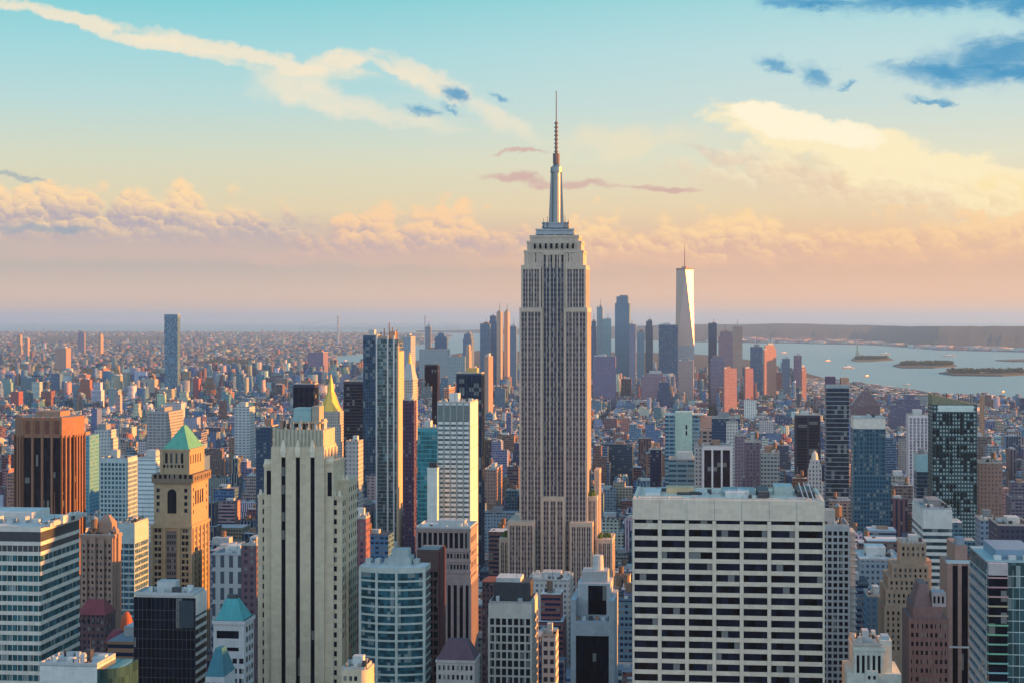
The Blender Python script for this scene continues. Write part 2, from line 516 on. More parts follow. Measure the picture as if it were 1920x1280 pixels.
# ------------------------------------------------------------------ towers placed on the street grid
FOOT = []                       # footprints in street-grid coordinates, to keep other buildings off
PIX = []                        # (x0, x1, ytop, D, short name) for telling where other buildings stand
e1 = (math.cos(TH), -math.sin(TH))
e2 = (math.sin(TH), math.cos(TH))


def tower(name, label, cat, x0, x1, x2, yt, D, depth=None, called=None, group=None, low=False):
    """an Empty at the foot of the face that looks towards the terrace, with the building's width, depth and height"""
    xm = (x0 + x1) / 2
    X = (xm - 960) / F * D
    w = (x1 - x0) * D / F / (math.cos(TH) + X / D * math.sin(TH))
    if x2 is not None:
        t = (x2 - 960) / F
        sgn = 1 if x2 > x1 else -1
        cx, cy = X + sgn * e1[0] * w / 2, D + sgn * e1[1] * w / 2
        d = (t * cy - cx) / (math.sin(TH) - t * math.cos(TH))
        d = max(8.0, min(90.0, d))
    else:
        d = depth or w
    r = empty(name, (X, D, 0), -TH)
    LAST[0] = D
    tag(r, label, cat, group)
    a, b = X * e1[0] + D * e1[1], X * e2[0] + D * e2[1]
    FOOT.append((a - w / 2 - 4, a + w / 2 + 4, b - 4, b + d + 4))
    if called:
        PIX.append((min(x0, x2 or x0), max(x1, x2 or x1), yt, D, called))
    return r, w, d, zrow(yt, D)


LAST = [1000.0]


def roof_things(root, x0, x1, y0, y1, z, seed, tank=True, hut=True, n=3, pale=False):
    g = random.Random(seed)
    W, L = x1 - x0, y1 - y0
    p = MB()
    tk = min(0.5, W * 0.03)
    for a in ((x0, x1, y0, y0 + tk), (x0, x1, y1 - tk, y1), (x0, x0 + tk, y0 + tk, y1 - tk), (x1 - tk, x1, y0 + tk, y1 - tk)):
        p.box(*a, z - 0.3, z + 1.1)
    p.build('parapet', PLANT() if pale else stone('parapet_stone', (0.42, 0.41, 0.37)), root)
    if hut:
        hw, hl, hh = W * g.uniform(0.25, 0.5), L * g.uniform(0.25, 0.5), g.uniform(3.5, 7)
        hx, hy = x0 + W * g.uniform(0.2, 0.8 - 0.45) + 0.5, y0 + L * g.uniform(0.25, 0.45)
        MB().box(hx, hx + hw, hy, hy + hl, z - 0.2, z + hh).build('roof_hut', g.choice((PLANT(), BRICKP(), ROOF(), PALE_ROOF())), root)
    if LAST[0] < 1250:
        n += 5
        for _ in range(3):
            ux, uy = x0 + W * g.uniform(.08, .5), y0 + L * g.uniform(.1, .85)
            MB().box(ux, ux + W * g.uniform(.2, .42), uy, uy + .8, z - .2, z + g.uniform(.7, 1.3)).build('duct', PLANT(), root)
        for _ in range(4):
            ux, uy = x0 + W * g.uniform(.08, .9), y0 + L * g.uniform(.05, .85)
            MB().cyl(ux, uy, z - .2, z + g.uniform(1, 2.4), g.uniform(.4, 1.1), None, 10).build('fan', g.choice((PLANT(), DARK())), root)
        MB().cyl(x0 + W * g.uniform(.2, .8), y0 + L * .3, z, z + g.uniform(6, 13), .14, .08, 6).build('aerial', DARK(), root)
    for _ in range(n):
        s = g.uniform(0.04, 0.13)
        ux, uy = x0 + W * g.uniform(0.08, 0.85), y0 + L * g.uniform(0.05, 0.8)
        MB().box(ux, ux + max(1.5, W * s), uy, uy + max(1.5, L * s * 1.3), z - 0.2, z + g.uniform(1.2, 3)).build('cooling_unit', g.choice((PLANT(), PALE_ROOF(), DARK())), root)
    if tank:
        tx, ty = x0 + W * g.uniform(0.15, 0.8), y0 + L * g.uniform(0.1, 0.5)
        q = MB()
        for dx in (-1.4, 1.4):
            for dy in (-1.4, 1.4):
                q.box(tx + dx - 0.2, tx + dx + 0.2, ty + dy - 0.2, ty + dy + 0.2, z - 0.2, z + 4.2)
        q.box(tx - 2.2, tx + 2.2, ty - 2.2, ty + 2.2, z + 4.0, z + 4.4)
        q.cyl(tx, ty, z + 4.4, z + 9.4, 2.1, 2.0, 10)
        tk_ = q.build('water_tank', WOOD(), root)
        MB().cyl(tx, ty, z + 9.4, z + 11.2, 2.3, 0.15, 10).build('lid', ROOF(), tk_)


def grid_walls(root, x0, x1, y0, y1, z0, z1, wall, glz, bay=3.0, floor=3.8, pier=0.5, span=0.5, p=0.35, nx=None, ny=None, head=2.0, roof=None, proud=True, sub=None):
    """glazing behind a frame of piers and floor bands that stand proud of it; the roof slab closes the top"""
    W, L = x1 - x0, y1 - y0
    MB().box(x0 + 0.1, x1 - 0.1, y0 + 0.1, y1 - 0.1, z0, z1 - 0.3).build('glazing', glz, root)
    m = MB()
    ps, pp = (p * 0.6, p) if proud else (p, p * 0.6)
    if span > 0:
        nfl = max(1, int(round((z1 - head - z0) / floor)))
        fl = (z1 - head - z0) / nfl
        for i in range(nfl):
            zz = z1 - head - i * fl
            m.box(x0 - ps, x1 + ps, y0 - ps, y1 + ps, zz - fl, zz - fl + span * fl)
    m.box(x0 - ps - 0.02, x1 + ps + 0.02, y0 - ps - 0.02, y1 + ps + 0.02, z1 - head, z1)
    if pier > 0:
        nx = nx or max(1, int(round(W / bay)))
        ny = ny or max(1, int(round(L / bay)))
        for i in range(nx + 1):
            xx = x0 + W * i / nx
            k = pier / 2 * (1.3 if i in (0, nx) else 1.0)
            a0, a1 = max(x0 - pp, xx - k), min(x1 + pp, xx + k)
            m.box(a0, a1, y0 - pp, y0 + 0.4, z0, z1 - head + 0.5)
            m.box(a0, a1, y1 - 0.4, y1 + pp, z0, z1 - head + 0.5)
        for i in range(1, ny):
            yy = y0 + L * i / ny
            m.box(x0 - pp, x0 + 0.4, yy - pier / 2, yy + pier / 2, z0, z1 - head + 0.5)
            m.box(x1 - 0.4, x1 + pp, yy - pier / 2, yy + pier / 2, z0, z1 - head + 0.5)
    m.build('wall', wall, root)
    MB().box(x0 + 0.4, x1 - 0.4, y0 + 0.4, y1 - 0.4, z1 - 0.2, z1 + 0.05).build('roof', roof or ROOF(), root)


def windows(root, face, us, zs, w, h, at, mat, name='window', limit=100, proud=0.06):
    """single panes on one wall: face 'front' at y = at, 'west' at x = at, 'east' at x = at"""
    me = None
    n = 0
    for z in zs:
        for u in us:
            if n >= limit:
                return n
            if me is None:
                q = MB()
                if face == 'front':
                    q.box(-w / 2, w / 2, -proud, 0.3, -h / 2, h / 2)
                elif face == 'west':
                    q.box(-0.3, proud, -w / 2, w / 2, -h / 2, h / 2)
                else:
                    q.box(-proud, 0.3, -w / 2, w / 2, -h / 2, h / 2)
                me = q.mesh(name, mat)
            o = bpy.data.objects.new(name, me)
            C.objects.link(o)
            o.parent = root
            o.location = (u, at, z) if face == 'front' else (at, u, z)
            n += 1
    return n


# ------------------------------------------------------------------ water, land, hills, islands, avenues
def flat(name, pts, z, mat, thick=3.0):
    m = MB()
    m.prism(pts, pts, z - thick, z)
    o = m.build(name, mat)
    o['kind'] = 'structure'
    return o


def water_mat():
    m, t, b = base_mat('bay_water')
    co = t.new('ShaderNodeNewGeometry').outputs['Position']
    s = t.vec(*[t.m('MULTIPLY', q, f) for q, f in zip(t.xyz(co)[:2], (0.35, 1.0))])
    n = t.noise(s, 0.02, 6.0, 0.65)
    big = t.noise(s, 0.0011, 4.0, 0.6)
    bp = t.new('ShaderNodeBump')
    bp.inputs['Strength'].default_value = 0.35
    bp.inputs['Distance'].default_value = 6.0
    t.put(bp.inputs['Height'], n)
    t.put(b.inputs['Normal'], bp.outputs[0])
    t.put(b.inputs['Base Color'], t.mix(big, (0.08, 0.20, 0.24, 1), (0.30, 0.42, 0.41, 1)))  # paler bands of glare are put into the water's colour
    t.put(b.inputs['Roughness'], t.m('ADD', 0.22, t.m('MULTIPLY', big, 0.25)))
    b.inputs['IOR'].default_value = 1.33
    return m


def land_mat(name, a, c, sc):
    m, t, b = base_mat(name)
    co = t.new('ShaderNodeNewGeometry').outputs['Position']
    n = t.noise(co, sc, 8.0, 0.7)
    t.put(b.inputs['Base Color'], t.ramp(n, [(0.32, a + (1,)), (0.68, c + (1,))]))
    b.inputs['Roughness'].default_value = 0.95
    return m


w_ = MB()
w_.box(-90000, 90000, -4000, 130000, -3.0, 0.0)
o = w_.build('water', water_mat())
o['kind'] = 'structure'
MAN = [(-9000, -1500), (4200, -1500), (3600, 3200)] + [ground(*p) for p in
      ((1920, 770), (1830, 752), (1740, 738), (1640, 724), (1560, 713), (1520, 702), (1490, 692), (1450, 684), (1400, 674), (1330, 666), (1280, 662), (1110, 660),
       (1000, 659), (900, 657), (850, 664), (690, 692), (560, 704), (300, 719), (-300, 735))] + [(-9000, 6500)]
BRO = [ground(*p) for p in ((-900, 730), (-300, 718), (300, 704), (560, 692), (606, 686), (628, 668), (690, 662), (704, 651), (800, 645), (838, 637),
                            (842, 629), (770, 625), (500, 623.5), (100, 622.5), (-900, 622))]
flat('ground', MAN, 2.0, land_mat('city_ground', (0.02, 0.026, 0.034), (0.05, 0.055, 0.06), 0.03))
flat('far_shore', BRO, 2.5, land_mat('borough_ground', (0.03, 0.045, 0.05), (0.09, 0.09, 0.09), 0.004))
asph = stone('asphalt', (0.05, 0.05, 0.053), 0.9, 0.3, 0.0)
for i, a in enumerate(range(-1400, 2000, 280)):
    p = [(a * e1[0] + b * e2[0], a * e1[1] + b * e2[1]) for a, b in ((a - 11, 300), (a + 11, 300), (a + 11, 5200), (a - 11, 5200))]
    flat('road', p, 2.3, asph, 0.2)


def hills():
    base = ((780, 623), (900, 625), (1120, 634), (1300, 641), (1500, 644), (1640, 647), (1760, 656), (1920, 660), (2150, 664), (2600, 668))
    crest = ((780, 620), (900, 618), (1120, 613), (1300, 608.5), (1450, 607), (1560, 609), (1700, 611.5), (1920, 612), (2150, 611), (2600, 610))
    n = 220
    v, f = [], []
    g = np.random.RandomState(3)
    bumps = np.convolve(g.rand(n + 24), np.ones(9) / 9, 'valid')[:n]
    for i in range(n):
        px = 780 + (2600 - 780) * i / (n - 1)
        yb = np.interp(px, [p[0] for p in base], [p[1] for p in base])
        yc = np.interp(px, [p[0] for p in crest], [p[1] for p in crest])
        Db = CZ * F / (yb - HZ)
        Dc = min(Db * 1.35, 34000)
        hc = max(20, CZ - (yc - HZ) * Dc / F + (bumps[i] - 0.5) * 30)
        for k, s in ((0.0, 0.0), (0.12, 0.10), (0.4, 0.32 + 0.2 * (bumps[(i * 3) % n] - .5)), (0.7, 0.66), (1.0, 1.0), (1.35, 0.5), (1.7, 0.0)):
            D = Db + (Dc - Db) * k
            v.append(((px - 960) / F * D, D, 1.0 + max(0, hc) * s))
    for i in range(n - 1):
        for k in range(6):
            a = i * 7 + k
            f.append((a, a + 7, a + 8, a + 1))
    me = bpy.data.meshes.new('hills')
    me.from_pydata(v, [], f)
    me.materials.append(land_mat('hill_woods', (0.004, 0.02, 0.036), (0.012, 0.032, 0.048), 0.0016))
    ob = bpy.data.objects.new('hills', me)
    C.objects.link(ob)
    ob['kind'] = 'structure'


hills()


def leaf_mass(name, label, regions, mat, per=900, size=4.0, hgt=13.0, seed=5):
    """clumps of leaf-sized faces heaped into rounded crowns"""
    g = random.Random(seed)
    v, f = [], []
    for (px0, px1, py0, py1, nn) in regions:
        for _ in range(nn):
            x, y = ground(g.uniform(px0, px1), g.uniform(py0, py1))
            rr, hh = g.uniform(0.7, 1.4) * hgt * 0.5, g.uniform(0.7, 1.25) * hgt
            for _ in range(26):
                a, b, q = g.uniform(0, 6.28), g.uniform(-0.3, 1), g.uniform(0.6, 1)
                c = math.sqrt(max(0, 1 - b * b))
                cx, cy, cz = x + rr * q * c * math.cos(a), y + rr * q * c * math.sin(a), 2 + hh * 0.55 + hh * 0.45 * q * b
                u = [g.uniform(-1, 1) for _ in range(6)]
                s = size * g.uniform(0.6, 1.2)
                k = len(v)
                v += [(cx + u[0] * s, cy + u[1] * s, cz + u[2] * s * .6), (cx + u[3] * s, cy - u[4] * s, cz + u[5] * s * .6), (cx - u[0] * s, cy + u[4] * s, cz - u[2] * s * .6)]
                f.append((k, k + 1, k + 2))
    me = bpy.data.meshes.new(name)
    me.from_pydata(v, [], f)
    me.materials.append(mat)
    ob = bpy.data.objects.new(name, me)
    C.objects.link(ob)
    return tag(ob, label, 'trees', kind='stuff')


leafm = land_mat('tree_leaves', (0.018, 0.04, 0.028), (0.05, 0.075, 0.035), 0.05)
PARKS = [(150, 300, 694, 706, 130), (500, 548, 744, 760, 70), (20, 130, 690, 700, 80), (60, 300, 632, 640, 160), (1090, 1150, 800, 812, 40), (380, 470, 676, 690, 90),
         (1330, 1420, 750, 758, 30), (930, 975, 735, 745, 30)]
leaf_mass('park_trees', 'dark green park trees massed between the rooftops', PARKS, leafm)
leaf_mass('street_trees', 'dark street trees scattered between the far low rooftops', [(-40, 600, 640, 690, 1500), (0, 900, 735, 800, 700), (1120, 1700, 735, 800, 500), (560, 840, 626, 650, 350)], land_mat('street_leaves', (0.02, 0.045, 0.035), (0.05, 0.08, 0.045), 0.05), size=4.5, hgt=14.0, seed=21)  # the leaves' own dark green, varied by noise

ISL = (((1596, 675), (1602, 671.5), (1640, 670.5), (1668, 672), (1676, 675), (1640, 677.5), (1606, 678)),
       ((1674, 686), (1690, 681), (1740, 680), (1786, 682), (1794, 687), (1750, 690), (1690, 690)),
       ((1760, 700), (1790, 696), (1840, 696), (1925, 694), (1935, 702), (1880, 705), (1790, 704)),
       ((1866, 676), (1920, 674), (1990, 674), (1990, 678), (1900, 678)))
for p in ISL:
    flat('island', [ground(*q) for q in p], 5.0, land_mat('island_ground', (0.02, 0.035, 0.035), (0.06, 0.07, 0.06), 0.01), 5.0)
leaf_mass('island_trees', 'dark trees covering the low islands in the bay', [(1606, 1664, 673, 675, 130), (1690, 1786, 683, 687, 230), (1775, 1920, 698, 702, 170)], leafm, size=7.0, hgt=22.0, seed=9)


def statue():
    x, y = ground(1608, 673)
    r = tag(empty('statue', (x, y, 5)), 'green robed statue with raised arm on a pedestal, on a bay island', 'statue')
    pd = stone('pedestal_stone', (0.36, 0.33, 0.28))
    m = MB()
    m.rect_taper(-26, 26, -26, 26, 0, 9, 0.85)
    m.rect_taper(-14, 14, -14, 14, 9, 40, 0.72)
    m.build('pedestal', pd, r)
    cp = stone('copper_green', (0.16, 0.30, 0.25))
    m = MB()
    prof = ((40, 7.0), (52, 6.0), (66, 5.2), (74, 5.6), (78, 3.2), (80, 2.2), (84, 2.6), (87, 1.2))
    for (a, b), (c, d) in zip(prof[:-1], prof[1:]):
        m.cyl(0, 0, a, c, b, d, 10)
    m.prism([(-6.5, -1.2), (-4, -1.2), (-4, 1.2), (-6.5, 1.2)], [(-8, -1), (-6, -1), (-6, 1), (-8, 1)], 73, 92)
    m.build('figure', cp, r)
    MB().cyl(-7, 0, 92, 97, 1.2, 2.4, 8).build('torch', metal('torch_gilt', (0.8, 0.55, 0.15)), r)


statue()


def boat(px, py, L, label, rot=0.3):
    x, y = ground(px, py)
    r = tag(empty('ferry', (x, y, 0), rot), label, 'boat', 'ferries crossing the bay')
    wht = stone('boat_white', (0.8, 0.78, 0.72), 0.5)
    W, hb = L * 0.14, L * 0.07
    m = MB()
    m.prism([(-L / 2, -W * .8), (L * .36, -W * .8), (L / 2, 0), (L * .36, W * .8), (-L / 2, W * .8)], [(-L / 2, -W), (L * .38, -W), (L * .53, 0), (L * .38, W), (-L / 2, W)], -0.5, hb)
    m.build('hull', stone('boat_hull', (0.7, 0.36, 0.12), 0.5), r)
    MB().box(-L * .38, L * .28, -W * .8, W * .8, hb - .1, hb * 2.3).build('cabin', wht, r)
    MB().box(-L * .05, L * .18, -W * .5, W * .5, hb * 2.2, hb * 3.1).build('wheelhouse', wht, r)
    MB().cyl(-L * .2, 0, hb * 2.2, hb * 3.8, W * .22, None, 8).build('funnel', DARK(), r)


boat(1590, 690, 66, 'pale ferry alone on the water short of the statue island', 0.2)
boat(1844, 700, 80, 'orange hulled ferry passing the nearest low island', 0.05)
boat(1552, 677, 50, 'small white boat on the bay near the downtown shore', 0.5)
boat(1700, 722, 34, 'tiny white boat on open water above the dark stepped warehouse', -0.4)
boat(1660, 664, 70, 'small white ship near the far docks beyond the statue island', 0.1)
boat(1780, 668, 80, 'dark hulled ship passing behind the long middle island', -0.1)
boat(1470, 662, 60, 'white boat on the bay behind the coral brick office block', 0.3)
boat(1625, 705, 36, 'tiny white boat between the lone ferry and the waterside brick hall', 0.8)
boat(1880, 735, 30, 'tiny white boat near the lower end of the bay', 0.9)


def bridge():
    D = 17000.0
    X0, X1 = (634 - 960) / F * D, (797 - 960) / F * D
    r = tag(empty('suspension_bridge', (X0, D, 0)), 'far grey suspension bridge with two tall towers on the horizon', 'bridge')
    st = stone('bridge_steel', (0.46, 0.44, 0.43), 0.6)
    S = X1 - X0
    for xx in (0, S):
        m = MB()
        for dy in (-16, 16):
            m.rect_taper(xx - 9, xx + 9, dy - 7, dy + 7, 0, 298, 0.7)
        for z in (90, 190, 285):
            m.box(xx - 6, xx + 6, -15, 15, z, z + 12)
        m.build('bridge_tower', st, r)
    MB().box(-S * .45, S * 1.4, -15, 15, 170, 175).build('deck', st, r)
    m = MB()
    n = 24
    zc = lambda u: 186 + 104 * (2 * u - 1) ** 2
    pts = [(-S * .45, 180)] + [(S * i / n, zc(i / n)) for i in range(n + 1)] + [(S * 1.4, 180)]
    for a, b in zip(pts[:-1], pts[1:]):
        m.v += [(a[0], -14, a[1] - .8), (b[0], -14, b[1] - .8), (b[0], -14, b[1] + .8), (a[0], -14, a[1] + .8), (a[0], -12, a[1] - .8), (b[0], -12, b[1] - .8), (b[0], -12, b[1] + .8), (a[0], -12, a[1] + .8)]
        k = len(m.v) - 8
        m.f += [(k, k + 1, k + 2, k + 3), (k + 7, k + 6, k + 5, k + 4), (k + 3, k + 2, k + 6, k + 7), (k, k + 4, k + 5, k + 1)]
        m.c += [None] * 4
    m.build('main_cable', st, r)


bridge()
# ------------------------------------------------------------------ the tall tapering tower in the middle
def empire():
    D = 1310.0
    s = D / F
    Z = lambda y: CZ - (y - HZ) * s
    r, w, d, h = tower('setback_skyscraper', 'tallest limestone art deco skyscraper with a silver mast and antenna, in the middle', 'skyscraper', 975, 1100, 1109, 443, D, called='the tall mast skyscraper')
    lime = stone('grey_limestone', (0.49, 0.415, 0.335), 0.8, 0.12, 0.12)
    strip = facade('strip_glazing', (0.17, 0.15, 0.17), (0.03, 0.035, 0.06), 1.45, 3.75, 0.8, 0.52, gloss=0.2)
    strip2 = facade('recess_glazing', (0.10, 0.11, 0.14), (0.02, 0.03, 0.06), 1.45, 3.75, 0.8, 0.55, gloss=0.2)  # darker copy of the strips: the recess's shade is put into the colour
    steel = metal('mast_steel', (0.22, 0.25, 0.26), 0.42, 0.85)
    X = lambda px: (px - 1037.5) * s / 0.9975      # local x of a column of the photograph on the front face
    d = 42.0

    def pier_wall(name, x0, x1, y0, y1, z0, z1, piers, west=True, thick=.95, gz=None):
        """a block of glazed strips and limestone piers"""
        MB().box(x0, x1, y0, y1, z0, z1 - 0.6).build('glazing', gz or strip, r)
        m = MB()
        for p in piers:
            m.box(p - thick / 2, p + thick / 2, y0 - 0.7, y0 + 0.5, z0, z1 - 0.3)
        for a, b in zip(piers[:-1], piers[1:]):
            c = (a + b) / 2
            m.box(c - 0.2, c + 0.2, y0 - 0.3, y0 + 0.5, z0, z1 - 0.4)
        for xs in (x0, x1):
            nn = max(2, int((y1 - y0) / 6.5))
            for i in range(nn + 1):
                yy = y0 + (y1 - y0) * i / nn
                if xs == x0:
                    m.box(xs - 0.5, xs + 0.5, max(y0 - 0.6, yy - 1.9), min(y1, yy + 1.9), z0, z1 - 0.35)
                else:
                    m.box(xs - 0.5, xs + 0.5, max(y0 - 0.6, yy - 1.9), min(y1, yy + 1.9), z0, z1 - 0.35)
        m.box(x0 - 0.55, x1 + 0.55, y0 - 0.75, y1 + 0.5, z1 - 3.2, z1)
        m.build(name, lime, r)

    lin_ = lambda a, b, n: [a + (b - a) * i / n for i in range(n + 1)]
    # main shaft: two wings and a recessed middle
    zt, zs = Z(577), Z(497)
    pier_wall('wall', X(975), X(1016), 0, d, 0, zt, lin_(X(975) + .6, X(1016) - .6, 3))
    pier_wall('wall', X(1059), X(1100), 0, d, 0, zt, lin_(X(1059) + .6, X(1100) - .6, 3))
    pier_wall('wall', X(1016) + .6, X(1059) - .6, 2.6, d - 2, 0, Z(470), lin_(X(1017), X(1058), 3), thick=.8, gz=strip2)
    # above the small setback
    pier_wall('wall', X(978), X(1013), 1.2, d - 1.2, zt - 1, zs, lin_(X(978) + .6, X(1013) - .6, 3))
    pier_wall('wall', X(1061), X(1097), 1.2, d - 1.2, zt - 1, zs, lin_(X(1061) + .6, X(1097) - .6, 3))
    # stepped shoulders of the crown
    for i, (a, b, y) in enumerate(((982, 1093, 470), (987, 1089, 452), (992, 1084, 441))):
        m = MB()
        m.box(X(a), X(b), 2.8 + i * 1.8, d - 2.8 - i * 1.8, zs - 2, Z(y))
        n = 9
        for k in range(n):
            xx = X(a) + (X(b) - X(a)) * (k + .5) / n
            m.box(xx - 1.0, xx + 1.0, 2.3 + i * 1.8, 3.3 + i * 1.8, zs - 2, Z(y) - 2.0)
        m.box(X(a) - .4, X(b) + .4, 2.4 + i * 1.8, d - 2.4 - i * 1.8, Z(y) - 1.6, Z(y) + 0.3)
        m.build('crown', lime, r)
    slot = [X(992) + (X(1084) - X(992)) * (k + 1) / 9 for k in range(8)]
    windows(r, 'front', slot, [Z(487), Z(478), Z(462)], 1.7, 3.2, 2.75, NAVY(), proud=0.3)
    windows(r, 'front', slot, [Z(455)], 1.5, 3.0, 4.55, NAVY(), proud=0.3)
    # observation decks
    cy = d / 2
    deck = stone('deck_grey', (0.33, 0.37, 0.40), 0.5)
    for a, b, y0, y1 in ((1003, 1074, 443, 428), (1014, 1063, 430, 415)):
        W = (X(b) - X(a)) / 2
        cx = (X(a) + X(b)) / 2
        m = MB()
        m.box(cx - W, cx + W, cy - W * .8, cy + W * .8, Z(y0), Z(y1))
        for k in range(2):
            zz = Z(y0) + (Z(y1) - Z(y0)) * (0.42 + .5 * k)
            m.box(cx - W - .5, cx + W + .5, cy - W * .8 - .5, cy + W * .8 + .5, zz - .8, zz + .5)
        m.build('observation_deck', deck, r)
        windows(r, 'front', [cx - W * .75 + W * .5 * k for k in range(4)], [Z(y0) + (Z(y1) - Z(y0)) * .24], W * .42, 1.9, cy - W * .8, NAVY(), 'deck_window')
    # silver mast, a cross of fins round a tapering drum
    cx = X(1038.5)
    m = MB()
    z0, z1 = Z(416), Z(318)
    m.cyl(cx, cy, z0, z1, 3.6, 3.2, 16)
    for a in range(4):
        t = a * math.pi / 2
        ux, uy = math.cos(t), math.sin(t)
        lo = [(cx + ux * 1 - uy * 1.4, cy + uy * 1 + ux * 1.4), (cx + ux * 1 + uy * 1.4, cy + uy * 1 - ux * 1.4), (cx + ux * 5.8 + uy * 1.4, cy + uy * 5.8 - ux * 1.4), (cx + ux * 5.8 - uy * 1.4, cy + uy * 5.8 + ux * 1.4)]
        hi = [(cx + (p[0] - cx) * .72, cy + (p[1] - cy) * .72) for p in lo]
        m.prism(lo[::-1], hi[::-1], z0, z1)
    m.build('mast', steel, r)
    m = MB()
    m.cyl(cx, cy, z1 - .5, Z(309), 4.7, 4.4, 20)
    m.cyl(cx, cy, Z(309), Z(303), 3.4, 1.9, 20)
    m.build('mast_dome', steel, r)
    for px, y0, y1, rr in ((1040, 304, 284, 1.7), (1040, 284, 222, 1.05), (1040, 222, 164, 0.42)):
        m = MB()
        m.cyl(cx, cy, Z(y0), Z(y1), rr, rr * .75, 8)
        if rr > .9:
            for k in range(8):
                zz = Z(y0) + (Z(y1) - Z(y0)) * (k + .4) / 8
                m.cyl(cx, cy, zz, zz + .9, rr * 1.55, None, 8)
        m.build('antenna', stone('antenna_grey', (0.17, 0.14, 0.14), 0.6), r)
    for k in range(4):
        MB().cyl(cx + (-9, -6, 7.5, 10)[k], cy - 9, Z(428), Z((408, 404, 402, 410)[k]), .28, .15, 6).build('whip_aerial', DARK(), r)
    # lower blocks: the two shoulders, the middle bay, the west and east wings
    pier_wall('wall', X(955), X(1003), -8, d + 6, 0, Z(975), lin_(X(955) + .6, X(1003) - .6, 4))
    pier_wall('wall', X(1071), X(1111), -8, d + 6, 0, Z(976), lin_(X(1071) + .6, X(1111) - .6, 4))
    pier_wall('wall', X(1017) - .4, X(1058) + .4, -2.2, 8, 0, Z(930), lin_(X(1018), X(1057), 3), thick=1.5)
    pier_wall('wall', X(1100.5), X(1117), 6, d + 4, 0, Z(931), lin_(X(1101) + .6, X(1117) - .6, 2))
    pier_wall('wall', X(1112), X(1119), 22, d + 2, 0, Z(884), [X(1112.5) + .5, X(1118.5) - .5])
    pier_wall('wall', X(936), X(955) - .3, 2, d, 0, Z(1010), lin_(X(936) + .6, X(954) - .6, 2))
    pier_wall('wall', X(1119), X(1146), 4, d, 0, Z(1010), lin_(X(1119) + .6, X(1146) - .6, 3))
    for a, b, y in ((937, 953, 1009), (1120, 1145, 1009), (1102, 1116, 930)):
        m = MB()
        g = random.Random(int(a))
        for _ in range(26):
            ux, uy, q = g.uniform(X(a) + 1, X(b) - 1), g.uniform(8, 30), g.uniform(.8, 2)
            m.cyl(ux, uy, Z(y) - .3, Z(y) + q * 1.6, q, q * .4, 6)
        m.build('terrace_hedge', GREEN(), r)


empire()


# ------------------------------------------------------------------ the near towers, from the left edge to the right
def banded_office():
    D = 700
    r, w, d, h = tower('office_tower', 'white banded office tower with teal ribbon windows, cut off at the left edge', 'office tower', -130, 76, 150, 985, D, called='the white banded office tower')
    wall = stone('white_panel', (0.56, 0.54, 0.48), 0.6, 0.15, 0.18)
    gl = glass('teal_ribbon_glass', (0.03, 0.11, 0.13), 1.6, 4.1, 1.1, 0.1, 0.6, 0.25, 0.08)
    gl2 = glass('teal_ribbon_pane', (0.03, 0.115, 0.135), 1.6, 4.1, 1.2, 0.1, 0.6, 0.25, 0.1, own=True)
    fl = 4.02
    MB().box(-w / 2 + .4, w / 2 - .4, .4, d - .4, 0, h - 1.5).build('core', DARK(), r)
    n = int((h - 3) / fl)
    m = MB()
    for i in range(n):
        z = h - 6.2 - i * fl
        m.box(-w / 2, w / 2, 0, d, z - 1.55, z)
    m.box(-w / 2, w / 2, 0, d, h - 2.2, h)
    m.build('wall', wall, r)
    nb = 17
    for i in range(nb):
        z = h - 6.2 - i * fl
        top = z + fl - 1.55 if i else h - 2.2
        q = MB()
        q.box(-w / 2 + .25, w / 2 - .25, .22, .5, z, top)
        q.build('window_band', gl2 if i > 1 else DARK(), r)
        q = MB()
        q.box(w / 2 - .5, w / 2 - .22, .5, d - .25, z, top)
        q.build('window_band', gl2 if i > 1 else DARK(), r)
    m = MB()
    for k in range(28):
        xx = w / 2 - 1.0 - k * 2.2
        m.box(xx - .09, xx + .09, .1, .3, h - 6 - nb * fl, h - 6)
    m.build('mullion', wall, r)
    MB().box(-w / 2 + .8, w / 2 - .8, .8, d - .8, h - .5, h + .06).build('roof', PALE_ROOF(), r)
    MB().box(-w / 2 + 8, w / 2 - 10, d * .35, d * .8, h - .3, h + 3.8).build('roof_hut', PALE_ROOF(), r)
    for k in range(5):
        MB().box(w / 2 - 7 - k * 5.5, w / 2 - 4.5 - k * 5.5, d * .2, d * .3, h - .3, h + 1.8 + (k % 2)).build('cooling_unit', PLANT(), r)

    roof_things(r, -w / 2 + 50, w / 2 - 1, 1, d - 1, h, 19, False, False, 8, True)


banded_office()


